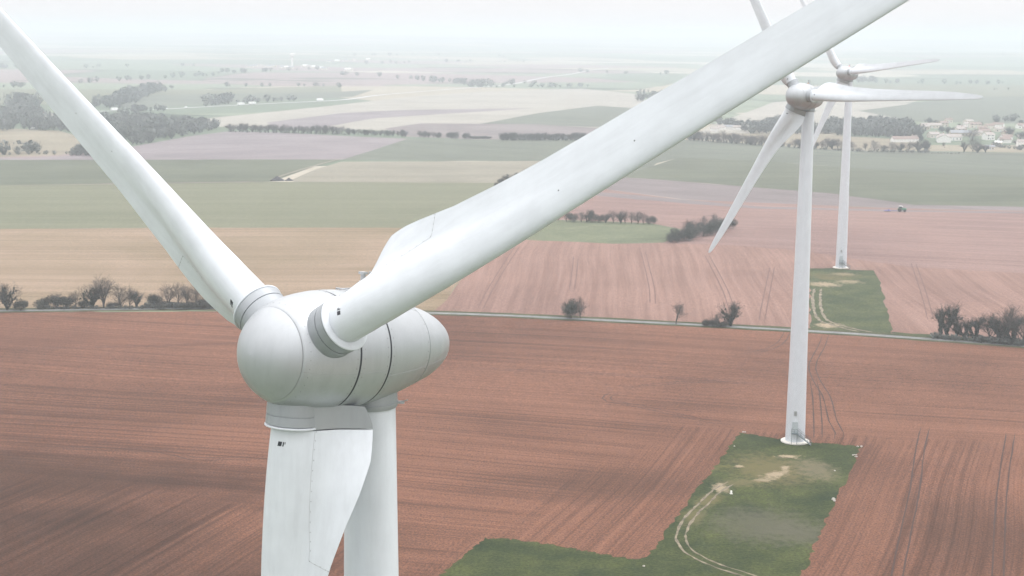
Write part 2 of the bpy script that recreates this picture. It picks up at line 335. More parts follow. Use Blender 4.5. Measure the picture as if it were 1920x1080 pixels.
# ------------------------------------------------------------------ fields: one planar map, every field its own sheet
# (material, object name, outline in the photograph)
REDX = 2300
FIELDS = [
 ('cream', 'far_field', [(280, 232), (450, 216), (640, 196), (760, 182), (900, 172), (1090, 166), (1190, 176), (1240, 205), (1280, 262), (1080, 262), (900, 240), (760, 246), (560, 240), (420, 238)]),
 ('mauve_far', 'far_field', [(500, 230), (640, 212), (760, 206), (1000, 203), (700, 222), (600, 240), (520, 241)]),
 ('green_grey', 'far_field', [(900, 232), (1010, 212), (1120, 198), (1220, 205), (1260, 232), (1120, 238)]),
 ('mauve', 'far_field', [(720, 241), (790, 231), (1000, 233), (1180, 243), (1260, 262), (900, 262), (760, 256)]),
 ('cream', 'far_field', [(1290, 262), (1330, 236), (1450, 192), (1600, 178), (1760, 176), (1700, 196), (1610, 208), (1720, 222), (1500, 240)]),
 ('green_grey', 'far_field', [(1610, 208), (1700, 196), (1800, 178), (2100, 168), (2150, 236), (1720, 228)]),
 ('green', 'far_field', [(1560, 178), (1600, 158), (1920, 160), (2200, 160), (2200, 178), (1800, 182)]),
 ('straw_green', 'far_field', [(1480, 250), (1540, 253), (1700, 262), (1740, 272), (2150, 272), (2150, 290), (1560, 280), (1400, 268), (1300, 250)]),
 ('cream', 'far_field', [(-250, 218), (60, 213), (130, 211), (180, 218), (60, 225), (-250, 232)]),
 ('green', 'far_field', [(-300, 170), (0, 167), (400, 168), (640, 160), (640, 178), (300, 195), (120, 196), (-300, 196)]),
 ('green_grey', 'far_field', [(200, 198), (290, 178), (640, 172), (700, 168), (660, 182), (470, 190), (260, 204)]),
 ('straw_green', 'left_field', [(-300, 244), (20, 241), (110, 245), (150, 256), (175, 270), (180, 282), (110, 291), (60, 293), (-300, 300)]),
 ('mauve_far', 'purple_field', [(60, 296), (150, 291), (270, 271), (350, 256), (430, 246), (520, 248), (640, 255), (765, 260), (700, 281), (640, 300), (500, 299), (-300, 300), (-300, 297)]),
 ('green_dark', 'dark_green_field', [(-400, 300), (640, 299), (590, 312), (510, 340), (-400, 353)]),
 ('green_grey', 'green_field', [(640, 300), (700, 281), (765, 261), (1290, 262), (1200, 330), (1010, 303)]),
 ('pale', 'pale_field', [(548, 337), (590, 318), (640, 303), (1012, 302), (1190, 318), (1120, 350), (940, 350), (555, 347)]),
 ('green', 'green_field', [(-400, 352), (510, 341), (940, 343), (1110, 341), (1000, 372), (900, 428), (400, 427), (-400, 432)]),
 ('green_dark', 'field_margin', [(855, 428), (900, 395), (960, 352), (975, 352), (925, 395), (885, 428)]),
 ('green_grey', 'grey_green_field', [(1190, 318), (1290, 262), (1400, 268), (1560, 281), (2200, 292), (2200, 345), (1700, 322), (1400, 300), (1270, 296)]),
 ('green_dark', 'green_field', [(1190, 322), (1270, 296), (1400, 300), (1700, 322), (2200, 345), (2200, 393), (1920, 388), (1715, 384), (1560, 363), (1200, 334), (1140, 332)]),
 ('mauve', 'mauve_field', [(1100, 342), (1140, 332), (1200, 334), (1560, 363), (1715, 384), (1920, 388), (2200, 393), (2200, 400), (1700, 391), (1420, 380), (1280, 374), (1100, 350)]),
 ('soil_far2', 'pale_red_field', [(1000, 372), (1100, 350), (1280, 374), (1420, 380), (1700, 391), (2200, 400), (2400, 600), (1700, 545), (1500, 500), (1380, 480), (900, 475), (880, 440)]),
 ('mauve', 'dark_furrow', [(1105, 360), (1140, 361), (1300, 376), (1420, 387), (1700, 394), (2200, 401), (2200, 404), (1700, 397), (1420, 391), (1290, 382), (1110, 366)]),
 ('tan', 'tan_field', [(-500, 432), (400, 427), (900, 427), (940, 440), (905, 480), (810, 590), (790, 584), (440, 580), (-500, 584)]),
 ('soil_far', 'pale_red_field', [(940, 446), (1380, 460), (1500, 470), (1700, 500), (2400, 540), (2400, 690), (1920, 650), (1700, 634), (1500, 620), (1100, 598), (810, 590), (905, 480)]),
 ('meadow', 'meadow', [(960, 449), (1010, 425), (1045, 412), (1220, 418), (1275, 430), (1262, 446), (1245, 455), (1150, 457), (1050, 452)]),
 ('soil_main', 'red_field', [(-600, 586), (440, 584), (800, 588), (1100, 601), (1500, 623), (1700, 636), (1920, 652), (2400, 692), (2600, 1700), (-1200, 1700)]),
 ('grass_pad', 'grass_pad', [(1388, 811), (1440, 819), (1500, 829), (1560, 831), (1614, 838), (1600, 868), (1570, 930), (1530, 1020), (1502, 1080), (1450, 1180), (1380, 1320), (700, 1320), (780, 1130), (830, 1078), (870, 1038), (908, 1009), (960, 1011), (1030, 1021), (1120, 1037), (1190, 1048), (1215, 1040), (1250, 998), (1300, 925), (1350, 862)]),
 ('grass_pad_far', 'grass_pad', [(1517, 503), (1560, 503), (1600, 506), (1640, 507), (1647, 520), (1655, 550), (1668, 600), (1673, 629), (1600, 622), (1520, 617), (1519, 560)]),
]
def densify(P, step_px=26, jag=0.0):
    out = []
    for i, a in enumerate(P):
        b = P[(i + 1) % len(P)]
        n = max(1, int(math.hypot(b[0] - a[0], b[1] - a[1]) / step_px))
        n = min(n, 80)
        for k in range(n):
            f = k / n; out.append((a[0] + (b[0] - a[0]) * f, a[1] + (b[1] - a[1]) * f))
    return out
polys = []
for key, nm, P in FIELDS:
    w = [at(u, min(v, 1700)) for u, v in densify(P, 5 if 'grass' in key else 30)]
    W = []
    for p in w:
        j = 0.55 if 'grass' in key else 0.8
        W.append((p.x + random.uniform(-j, j), p.y + random.uniform(-j, j)))
    polys.append(W)
pts = []; edges = []
for W in polys:
    n0 = len(pts); pts += [Vector(p) for p in W]; edges += [(n0 + i, n0 + (i + 1) % len(W)) for i in range(len(W))]
RMAX = 23500
r = 40.0
while r < RMAX * 0.985:
    k = 0
    a = -180.0
    while a < 180:
        inside = abs(a) < 27
        pts.append(Vector((r * math.sin(rad(a)), r * math.cos(rad(a))))); a += 0.9 if (inside and r > 700) else (2.0 if abs(a) < 40 and r > 90 else 12)
    r *= 1.035
pts += [Vector((RMAX * math.cos(i * 6.2832 / 48), RMAX * math.sin(i * 6.2832 / 48))) for i in range(48)] + [Vector((0, 0))]
res = delaunay_2d_cdt(pts, edges, [], 0, 1e-3)
cv = np.array([(v.x, v.y) for v in res[0]]); cf = np.array([tuple(f) for f in res[2]], dtype=int)
cen = cv[cf].mean(axis=1)
owner = np.full(len(cf), -1)
for i, W in enumerate(polys):
    W = np.array(W); lo, hi = W.min(0), W.max(0)
    idx = np.where((cen[:, 0] >= lo[0]) & (cen[:, 0] <= hi[0]) & (cen[:, 1] >= lo[1]) & (cen[:, 1] <= hi[1]))[0]
    q = cen[idx]; ins = np.zeros(len(idx), bool); n = len(W)
    for k in range(n):
        a, b_ = W[k], W[(k + 1) % n]
        c = (a[1] > q[:, 1]) != (b_[1] > q[:, 1])
        with np.errstate(divide='ignore', invalid='ignore'):
            xx = (b_[0] - a[0]) * (q[:, 1] - a[1]) / (b_[1] - a[1]) + a[0]
        ins ^= c & (q[:, 0] < xx)
    owner[idx[ins]] = i
zz = G(cv[:, 0], cv[:, 1])
v3 = np.column_stack([cv, zz])
area = np.cross(cv[cf[:, 1]] - cv[cf[:, 0]], cv[cf[:, 2]] - cv[cf[:, 0]])
cf[area < 0] = cf[area < 0][:, ::-1]
def sub_mesh(name, sel):
    f = cf[sel]; u, inv = np.unique(f, return_inverse=True)
    return mesh(name, v3[u].tolist(), inv.reshape(-1, 3).tolist(), True)
tag(obj('ground', sub_mesh('ground', owner == -1), MAT['patchwork']), kind='structure')
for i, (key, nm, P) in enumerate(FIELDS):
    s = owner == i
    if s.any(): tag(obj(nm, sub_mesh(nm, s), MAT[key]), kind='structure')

# ribbons lying on the ground: road, verges, ruts, wheel tracks
def path_pts(P, step=3.0):
    W = [at(u, v) for u, v in P]
    out = []
    for i in range(len(W) - 1):
        p0, p1, p2, p3 = W[max(i - 1, 0)], W[i], W[i + 1], W[min(i + 2, len(W) - 1)]
        n = max(2, int((p2 - p1).length / step))
        for k in range(n):
            t = k / n; t2 = t * t; t3 = t2 * t
            out.append(0.5 * ((2 * p1) + (p2 - p0) * t + (2 * p0 - 5 * p1 + 4 * p2 - p3) * t2 + (3 * p1 - p0 - 3 * p2 + p3) * t3))
    out.append(W[-1]); return out
def ribbon(name, P, width, mat, dz, off=0.0, jag=0.1, step=3.0, smooth_end=True):
    pt = path_pts(P, step); V = []; F = []; n = len(pt)
    for i, p in enumerate(pt):
        d = (pt[min(i + 1, n - 1)] - pt[max(i - 1, 0)]); d.z = 0; d.normalize(); s = Vector((-d.y, d.x, 0))
        w = width / 2
        if smooth_end: w *= min(1, (min(i, n - 1 - i) + 0.4) / 3)
        for sg in (-1, 1):
            q = p + s * (off + sg * (w + random.uniform(-jag, jag))); V.append((q.x, q.y, float(G(q.x, q.y)) + dz))
    for i in range(n - 1): F.append((2 * i, 2 * i + 1, 2 * i + 3, 2 * i + 2))
    me = mesh(name, V, F); return tag(obj(name, me, mat), kind='structure')
asph = plain('worn track surface', (0.155, 0.16, 0.155), 0.9, 0.25, 0.4)
chalk = plain('pale chalk rut', (0.15, 0.125, 0.085), 0.95, 0.6, 0.5)
dirt = plain('pressed wheel track soil', (0.035, 0.014, 0.009), 0.95, 0.2, 0.5)
dirtm = plain('pressed pale soil', (0.105, 0.052, 0.040), 0.95, 0.2, 0.5)
ROAD = [(-400, 585), (0, 583), (220, 580), (440, 579), (800, 587), (950, 592), (1100, 599), (1300, 609), (1500, 620), (1600, 626), (1700, 633), (1920, 649), (2300, 680)]
ribbon('road', ROAD, 3.0, asph, 0.10, 0, 0.12, 8, False)
ribbon('verge', ROAD, 3.0, MAT['verge'], 0.06, 3.4, 0.5, 5, False)
ribbon('verge', ROAD, 1.8, MAT['verge'], 0.06, -2.8, 0.5, 5, False)
ribbon('verge', [(1655, 626), (1700, 631), (1800, 638), (1920, 645), (2100, 660)], 4.0, MAT['grass_pad_far'], 0.08, 4.0, 0.5, 5)
for o_ in (-0.85, 0.85):
    ribbon('dirt_track', [(1372, 905), (1345, 920), (1318, 945), (1295, 968), (1280, 993), (1277, 1010), (1288, 1030), (1320, 1050), (1360, 1066), (1410, 1082), (1500, 1120)], 0.42, chalk, 0.03, o_, 0.16, 1.2)
    ribbon('dirt_track', [(1534, 541), (1531, 556), (1533, 580), (1541, 598), (1560, 607), (1600, 618), (1640, 625)], 0.95, chalk, 0.05, o_ * 1.5, 0.3, 2.0)
tracks = [  # wheel tracks pressed into the near field and the far field
 ([(1548, 628), (1540, 650), (1528, 672), (1523, 690), (1532, 715), (1548, 740), (1556, 765), (1562, 790), (1574, 812), (1570, 828)], dirt),
 ([(1524, 710), (1530, 740), (1532, 770), (1534, 800), (1533, 826)], dirt),
 ([(1735, 800), (1724, 850), (1715, 920), (1698, 1000), (1680, 1090), (1660, 1200)], dirt),
 ([(1895, 812), (1884, 880), (1876, 960), (1872, 1050), (1868, 1200)], dirt),
 ([(1205, 470), (1213, 500), (1222, 540), (1224, 570)], dirtm), ([(1325, 478), (1345, 515), (1362, 550), (1375, 590)], dirtm),
 ([(1448, 500), (1440, 540), (1432, 580), (1428, 605)], dirtm), ([(1712, 492), (1722, 520), (1735, 560), (1745, 600)], dirtm),
 ([(1080, 480), (1077, 510), (1072, 545)], dirtm), ([(970, 462), (945, 500), (918, 545), (900, 580)], dirtm),
 ([(1160, 735), (1140, 742), (1143, 752), (1200, 762), (1330, 790), (1420, 800)], dirt), ([(1170, 728), (1300, 716), (1460, 722)], dirt),
 ([(1478, 618), (1466, 640), (1440, 655), (1380, 668)], dirt),
 ([(40, 838), (300, 846), (360, 860), (520, 858)], dirt), ([(560, 640), (300, 648), (0, 655)], dirt), ([(860, 690), (1100, 700), (1400, 716)], dirt),
]
for P, mt in tracks:
    for o_ in (-0.95, 0.95): ribbon('wheel_track', P, 0.3 if mt is dirt else 0.4, mt, 0.04, o_, 0.07, 4)
ribbon('road', [(150, 210), (270, 207), (400, 200), (520, 194), (640, 188), (720, 178), (880, 165), (1000, 150), (1140, 128)], 9, plain('far motorway', (0.42, 0.42, 0.41), 0.9), 0.5, 0, 0.5, 20, False)
ribbon('track', [(505, 338), (560, 320), (620, 303), (640, 298)], 2.5, MAT['pale'], 0.3, 0, 0.4, 12)
ribbon('track', [(-40, 350), (510, 341)], 2.0, MAT['pale'], 0.2, 0, 0.4, 12)
ribbon('track', [(1290, 262), (1500, 277), (1735, 288), (2000, 288)], 2.5, MAT['pale'], 0.3, 0, 0.4, 12)

# ------------------------------------------------------------------ haze
hm = bpy.data.materials.new('haze air'); hm.use_nodes = True; ht = hm.node_tree; ht.nodes.clear()
pv = nd(ht, 'ShaderNodeVolumePrincipled'); pv.inputs['Color'].default_value = (0.715, 0.785, 0.84, 1); pv.inputs['Density'].default_value = 0.00027
pv.inputs['Anisotropy'].default_value = 0.1
oo = nd(ht, 'ShaderNodeOutputMaterial'); ht.links.new(pv.outputs[0], oo.inputs['Volume'])
hb = MB(); zlo = float(v3[:, 2].min()) - 1.5; zhi = 124.0
hb.box((0, 0, (zlo + zhi) / 2), (48400, 48400, zhi - zlo))
tag(obj('haze', hb.build('haze'), hm), kind='stuff')

# ------------------------------------------------------------------ wind turbines
def paint(name, c, dirt_amt=0.10, rough=0.42):
    m, t, b = new_mat(name, rough)
    P = nd(t, 'ShaderNodeTexCoord').outputs['Object']
    a = ramp(t, noise(t, P, 0.5, 6, 0.65), [(0.3, tuple(x * (1 - dirt_amt) for x in c)), (0.65, c)])
    s = ramp(t, noise(t, mapping(t, P, (2.2, 2.2, 0.25)), 1.0, 5, 0.7), [(0.42, g(1.0)), (0.78, g(1 - dirt_amt * 1.2))])
    t.links.new(mixc(t, 1.0, a, s, 'MULTIPLY'), b.inputs['Base Color']); b.inputs['Specular IOR Level'].default_value = 0.5
    bp = nd(t, 'ShaderNodeBump'); bp.inputs['Strength'].default_value = 0.06; bp.inputs['Distance'].default_value = 0.01
    t.links.new(noise(t, P, 30, 4, 0.7), bp.inputs['Height']); t.links.new(bp.outputs[0], b.inputs['Normal'])
    return m
M_blade = paint('blade gelcoat', (0.61, 0.65, 0.69), 0.09, 0.36)
M_tower = paint('tower paint', (0.61, 0.65, 0.695), 0.06)
M_nac = paint('nacelle aluminium paint', (0.44, 0.465, 0.485), 0.07, 0.42); M_nac.node_tree.nodes['Principled BSDF'].inputs['Metallic'].default_value = 0.6
M_sleeve = paint('sleeve grey paint', (0.34, 0.365, 0.385), 0.07, 0.45); M_sleeve.node_tree.nodes['Principled BSDF'].inputs['Metallic'].default_value = 0.5
M_dark = plain('black joint', (0.02, 0.022, 0.03), 0.6)
M_seam = plain('seam gap sealant', (0.30, 0.31, 0.32), 0.8)  # mid grey of the panel seams and the paler joint rings
M_rivet = plain('rivet heads', (0.12, 0.13, 0.14), 0.7)
M_steel = plain('galvanised steel', (0.42, 0.44, 0.46), 0.35, 0.15, 8, 0.6)
M_conc = plain('pale concrete', (0.62, 0.60, 0.55), 0.9)
M_door = plain('door grey paint', (0.42, 0.47, 0.49), 0.5); M_stair = plain('dark stair steel', (0.10, 0.13, 0.14), 0.5)
M_red = bpy.data.materials.new('lit red lamp'); M_red.use_nodes = True
_b = M_red.node_tree.nodes['Principled BSDF']; _b.inputs['Base Color'].default_value = (0.8, 0.1, 0.08, 1); _b.inputs['Emission Color'].default_value = (1, 0.25, 0.2, 1); _b.inputs['Emission Strength'].default_value = 3
M_orange = plain('orange lamp', (0.75, 0.32, 0.05), 0.4)

R_ROOT = 3.62
BR = np.array([3.62, 5.0, 6.5, 8, 10, 11.5, 14, 17, 20, 24, 28, 32, 35, 38, 39.6, 40.5, 40.9, 41.0])
BC = np.array([4.85, 4.9, 4.65, 4.25, 3.75, 3.42, 3.05, 2.74, 2.5, 2.26, 2.06, 1.87, 1.64, 1.27, 1.0, 0.68, 0.42, 0.2])
BL = np.array([1.04, 1.1, 1.15, 1.18, 1.2, 1.18, 1.1, 1.0, 0.9, 0.78, 0.68, 0.58, 0.5, 0.4, 0.3, 0.16, 0.04, -0.06])
BT = np.array([.43, .42, .41, .38, .345, .32, .29, .265, .24, .22, .20, .185, .175, .165, .155, .15, .15, .15])
BB = np.array([57, 45, 35, 28, 22, 18.5, 12.5, 9.5, 7, 5, 3.5, 2.5, 2, 1.5, 1.2, 1, 1, 1])
def naca(s, t):
    return 5 * t * (0.2969 * np.sqrt(s) - 0.1260 * s - 0.3516 * s * s + 0.2843 * s ** 3 - 0.1015 * s ** 4) + 0.004 * s
def camber(s, r): return (0.03 * sst(10, 16, r)) * 4 * s * (1 - s) - 0.085 * (1 - sst(9, 17, r)) * np.clip((s - 0.35) / 0.65, 0, 1) ** 2
def thin(s, r): return 1 - 0.42 * (1 - sst(10, 20, r)) * sst(0.36, 0.72, s)
def bsurf(r, s, side):
    """blade frame: x = direction of rotation, y = upwind, z = span. side +1 faces upwind"""
    c = np.interp(r, BR, BC); l = np.interp(r, BR, BL); t = np.interp(r, BR, BT); be = rad(np.interp(r, BR, BB))
    x = l - s * c; y = (side * naca(s, t) * thin(s, r) - camber(s, r)) * c
    bow = -0.0006 * max(r - 8, 0) ** 2
    return Vector((x * math.cos(be) - y * math.sin(be), x * math.sin(be) + y * math.cos(be) + bow, r))
def bnorm(r, s, side):
    p = bsurf(r, s, side); a = bsurf(r + 0.05, s, side) - p; b = bsurf(r, min(s + 0.01, 1), side) - bsurf(r, max(s - 0.01, 0.0005), side)
    n = a.cross(b).normalized()
    ref = bsurf(r, s, 1) - bsurf(r, s, -1)
    return n if n.dot(ref * side) > 0 else -n
def blade_mesh():
    rs = []
    for i in range(len(BR) - 1):
        k = 3 if BR[i] < 17 else 2
        if BR[i] > 38: k = 2
        rs += [BR[i] + (BR[i + 1] - BR[i]) * j / k for j in range(k)]
    rs.append(41.0)
    th = np.linspace(0, math.pi, 37); ss = (1 - np.cos(th)) / 2
    V = []; F = []; n = 2 * len(ss) - 1
    for r_ in rs:
        for s in ss: V.append(bsurf(r_, s, 1))
        for s in ss[-1:0:-1]: V.append(bsurf(r_, s, -1))
    for i in range(len(rs) - 1):
        for k in range(n):
            a = i * n + k; b = i * n + (k + 1) % n; F.append((a, a + n, b + n, b))
    F.append(tuple(range(n))); F.append(tuple(range(len(V) - 1, len(V) - n - 1, -1)))
    return mesh('blade', V, F, True)
def fairing_mesh():
    # grey extension of the trailing edge panel that stays with the hub
    th = np.linspace(0.36, 1.0, 14); V = []; F = []
    rs = [2.5, 2.7, 3.0, 3.3, 3.56]
    for r_ in rs:
        sh = 0.09 * ((3.56 - r_) / 1.06) ** 1.5
        for s in th: s2 = 0.36 + (s - 0.36) * (1 - sh * 1.7); p = bsurf(R_ROOT, s2, 1); V.append((p.x, p.y, r_ + (0.16 * (1 - (s - .36) / .64) if r_ < 3.5 else 0) * -(1)))
        for s in th[::-1]: s2 = 0.36 + (s - 0.36) * (1 - sh * 1.7); p = bsurf(R_ROOT, s2, -1); V.append((p.x, p.y, r_ + (0.16 * (1 - (s - .36) / .64) if r_ < 3.5 else 0) * -(1)))
    n = 2 * len(th)
    for i in range(len(rs) - 1):
        for k in range(n):
            a = i * n + k; b = i * n + (k + 1) % n; F.append((a, a + n, b + n, b))
    F.append(tuple(range(n))); F.append(tuple(range(len(V) - 1, len(V) - n - 1, -1)))
    return mesh('root_fairing', V, F)
def on_blade(path, side, h=0.004, rr=0.018, n=5, name='panel_seam'):
    m = MB(); m.tube([bsurf(r_, s, side) + bnorm(r_, s, side) * h for r_, s in path], rr, n); return m
SEAM = [(3.66, .40), (4.5, .42), (5.5, .455), (6.5, .50), (7.5, .55), (8.5, .605), (9.4, .665), (9.9, .69)]
SEAM2 = [(9.9, .69), (10.02, .77), (10.1, .85), (10.2, .93), (10.25, .995)]
def interp_path(P, step):
    out = []
    for (a, b), (c, d) in zip(P[:-1], P[1:]):
        L = math.hypot(c - a, (d - b) * 4.2); n = max(1, int(L / step)); out += [(a + (c - a) * k / n, b + (d - b) * k / n) for k in range(n)]
    return out + [P[-1]]
def seam_mesh():
    m = MB()
    for sd_ in (1, -1):
        for S in (SEAM, SEAM2):
            q = on_blade(interp_path(S, 0.25), sd_, -0.002, 0.008, 5); m.add(q.V, q.F)
    return m.build('panel_seam')
def rivet_mesh():
    m = MB()
    for sd_ in (1, -1):
        for S, st in ((SEAM, 0.42), (SEAM2, 0.22)):
            for r_, s in interp_path(S, st):
                s2 = min(s + 0.012, 0.99); p = bsurf(r_, s2, sd_); n = bnorm(r_, s2, sd_)
                m.tube([p - n * 0.01, p + n * 0.012], 0.02, 6)
    return m.build('rivet')
def spot_mesh(spots, rr=0.05):
    m = MB()
    for r_, s, sd_ in spots:
        p = bsurf(r_, s, sd_); n = bnorm(r_, s, sd_); m.tube([p - n * 0.01, p + n * 0.008], rr, 10)
    return m.build('drain_hole')
def mark_mesh():
    # a line of small worn stencilled figures near the root
    m = MB(); glyph = [(0.0, 0.03, 0.5), (0.085, 0.055, 1), (0.16, 0.03, 1), (0.225, 0.075, 1), (0.30, 0.085, 1)]
    for x0, w, hgt in glyph:
        s0 = 0.075 + (0.30 - x0) / 4.85 * 1.0; s1 = s0 + w / 4.85
        r0 = 4.2; r1 = 4.2 + 0.22 * hgt
        c = []
        for r_, s in ((r0, s0), (r0, s1), (r1, s1), (r1, s0)): c.append(bsurf(r_, s, 1) + bnorm(r_, s, 1) * 0.006)
        c2 = [p - bnorm(4.3, s0, 1) * 0.012 for p in c]
        m.add(c + c2, [(0, 1, 2, 3), (0, 4, 5, 1), (1, 5, 6, 2), (2, 6, 7, 3), (3, 7, 4, 0)])
    return m.build('stencil_mark')
def sleeve_mesh():
    V, F = lathe([(1.2, 1.28), (2.93, 1.31), (2.935, 1.27), (2.985, 1.27), (2.99, 1.31), (3.43, 1.33), (3.45, 1.27), (3.50, 1.2)], 56, 'Z')
    return mesh('blade_sleeve', V, F, False)
def flange_mesh():
    V, F = lathe([(3.47, 0.9), (3.47, 1.33), (3.50, 1.365), (3.55, 1.365), (3.58, 1.33), (3.62, 0.9)], 56, 'Z'); return mesh('flange', V, F)
ms = {}
def smooth_by(me, ang=35):
    me.shade_smooth()
    try: me.set_sharp_from_angle(angle=rad(ang))
    except Exception: pass
    return me
def prof_nose():
    a = []
    for k in range(15):
        t = math.pi / 2 * (k / 14)
        a.append((0.5 + 2.45 * math.cos(t), 2.52 * math.sin(t)))
    a = [(x, r_) for x, r_ in a if x > 1.72]
    a.append((1.70, 2.195)); a.append((1.68, 2.12)); return [(x, max(r_, 0.001)) for x, r_ in a]
def body_r(x):
    return float(np.interp(x, [-10.15, -10.07, -9.88, -9.55, -9.0, -8.2, -7.0, -6, -5, -4, -3, -2, -1, 0, 1, 1.5, 2], [0.02, 0.50, 0.86, 1.16, 1.50, 1.84, 2.17, 2.44, 2.64, 2.80, 2.91, 2.95, 2.92, 2.79, 2.53, 2.33, 2.0]))
_xs = np.linspace(-10.15, 2.0, 600); _rs = np.array([body_r(x) for x in _xs])
_k = np.exp(-np.linspace(-2, 2, 41) ** 2); _k /= _k.sum(); _rp = np.pad(_rs, 20, mode='edge'); _rsm = np.convolve(_rp, _k, 'valid')
_w = sst(-9.7, -9.0, _xs); _rsm = _rsm * _w + _rs * (1 - _w)
def body(x): return float(np.interp(x, _xs, _rsm))
def prof(x0, x1, n, inset=0.05):
    xs = np.linspace(x0, x1, n); P = [(x, body(x)) for x in xs]
    return [(x0, body(x0) - inset)] + [(x0 - 0.012, body(x0) - 0.01)] + P[1:-1] + [(x1 + 0.012, body(x1) - 0.01), (x1, body(x1) - inset)]
def build_meshes():
    ms['blade'] = blade_mesh(); smooth_by(ms['blade'], 50); ms['fair'] = smooth_by(fairing_mesh(), 40); ms['seam'] = seam_mesh(); ms['rivet'] = rivet_mesh()
    ms['hole'] = spot_mesh([(17.5, .35, 1), (21.6, .42, 1), (17.5, .35, -1), (21.6, .42, -1), (34, .3, 1)], 0.03)
    ms['mark'] = mark_mesh(); ms['sleeve'] = smooth_by(sleeve_mesh()); ms['flange'] = smooth_by(flange_mesh(), 50)
    ms['nose'] = smooth_by(mesh('nose_cap', *lathe(prof_nose(), 72)), 45)
    ms['hub'] = smooth_by(mesh('hub_shell', *lathe(prof(1.65, -1.33, 26), 72)), 45)
    ms['front'] = smooth_by(mesh('nacelle_front', *lathe(prof(-1.43, -3.43, 18), 72)), 45)
    ms['rear'] = smooth_by(mesh('nacelle_rear', *lathe(prof(-3.53, -6.98, 22), 72)), 45)
    ms['tail'] = smooth_by(mesh('tail_cone', *lathe([(-7.0, body(-7.0) - .05), (-7.01, body(-7) - .01)] + [(x, body(x)) for x in np.linspace(-7.05, -10.15, 36)], 72)), 45)
    for k, (x, rr) in {'j1': (1.665, body(1.66) - 0.05), 'j2': (-1.38, body(-1.38) - 0.02), 'j3': (-3.48, body(-3.48) - 0.02), 'j4': (-6.99, body(-7) - .03)}.items():
        w = 0.06
        ms[k] = mesh('joint_ring', *lathe([(x + w, rr - .2), (x + w, rr), (x - w, rr), (x - w, rr - .2)], 72))
    m = MB()
    def mer(x0, x1, ang_, rr=0.010):
        P = [(x, body(x) * math.cos(rad(ang_)), body(x) * math.sin(rad(ang_))) for x in np.linspace(x0, x1, 14)]; m.tube(P, rr, 5)
    for a_ in (-14, 194): mer(1.60, -1.28, a_); ms['lseam%d' % a_] = m.build('shell_seam'); m = MB(); mer(-1.48, -3.38, a_); ms['mseam%d' % a_] = m.build('shell_seam'); m = MB()
    for a_ in (-20, 200, 60, 120): mer(-3.58, -6.9, a_); ms['tseam%d' % a_] = m.build('shell_seam'); m = MB()
    for a_ in (-20, 200): mer(-7.08, -9.4, a_); ms['useam%d' % a_] = m.build('shell_seam'); m = MB()
    m = MB()
    for x, st in ((1.35, 10), (-1.15, 9), (-1.62, 9), (-3.25, 9), (-3.7, 9), (-6.8, 12)):
        for a_ in np.arange(0, 360, st):
            c_, s_ = math.cos(rad(a_)), math.sin(rad(a_)); r_ = body(x); m.tube([(x, (r_ - .01) * c_, (r_ - .01) * s_), (x, (r_ + .008) * c_, (r_ + .008) * s_)], 0.018, 6)
    ms['bolts'] = m.build('bolt')
    m = MB()
    for k_ in range(5): m.box((-5.2 - k_ * 0.16, -body(-5.4) * math.cos(rad(24)) + 0.0, body(-5.4) * math.sin(rad(24)) * 0 - 0.2), (0.07, 0.06, 0.5))
    ms['louvre'] = m.build('vent')
    # tower
    Hs = 74.9; P = [(0, 2.24)]
    for z in (2, 8, 18, 24.9): P.append((z, np.interp(z, [0, 78], [2.24, 1.24])))
    for s0 in (25.0, 50.0): P += [(s0 - 0.05, np.interp(s0 - 0.05, [0, 78], [2.24, 1.24])), (s0, np.interp(s0, [0, 78], [2.24, 1.24])), (s0 + 0.01, np.interp(s0, [0, 78], [2.24, 1.24]) + 0.012), (s0 + 0.09, np.interp(s0, [0, 78], [2.24, 1.24]) + 0.012), (s0 + 0.1, np.interp(s0 + .1, [0, 78], [2.24, 1.24])), (s0 + 0.16, np.interp(s0 + .16, [0, 78], [2.24, 1.24])), (s0 + 12, np.interp(s0 + 12, [0, 78], [2.24, 1.24]))]
    P.append((Hs, np.interp(Hs, [0, 78], [2.24, 1.24])))
    ms['tower'] = smooth_by(mesh('tower', *lathe(P, 64, 'Z')), 20)
    ms['yaw'] = smooth_by(mesh('yaw_collar', *lathe([(74.45, 1.27), (74.46, 1.38), (74.6, 1.42), (74.72, 1.42), (74.74, 1.385), (76.6, 1.37)], 56, 'Z')), 40)
    ms['found'] = smooth_by(mesh('foundation', *lathe([(-0.6, 3.25), (0.22, 3.22), (0.28, 3.12), (0.34, 2.2)], 56, 'Z')), 40)
    m = MB(); m.box((0, 0, 0), (1.0, 0.1, 2.4)); m.box((0, -0.04, 1.25), (1.2, 0.14, 0.12)); m.box((-0.56, -0.04, 0), (0.1, 0.14, 2.5)); m.box((0.56, -0.04, 0), (0.1, 0.14, 2.5)); m.box((0.38, -0.09, -0.1), (0.05, 0.08, 0.3))
    ms['door'] = m.build('door'); m = MB(); m.box((0, -0.04, 3.3), (0.6, 0.12, 1.0)); ms['vent'] = m.build('vent')
    m = MB(); m.box((0, -0.6, -0.06), (1.4, 1.2, 0.08))
    for k in range(11): m.box((0.85 + k * 0.27, -0.6, -0.2 - k * 0.2), (0.27, 1.0, 0.05))
    for y in (-0.08, -1.12): m.tube([(0.65, y, -0.1), (3.75, y, -2.42)], 0.07, 6)
    for x in (-0.6, 0.6): m.tube([(x, -1.15, -0.1), (x, -1.15, -2.45)], 0.05, 6)
    ms['stair'] = m.build('stairs')
    m = MB()
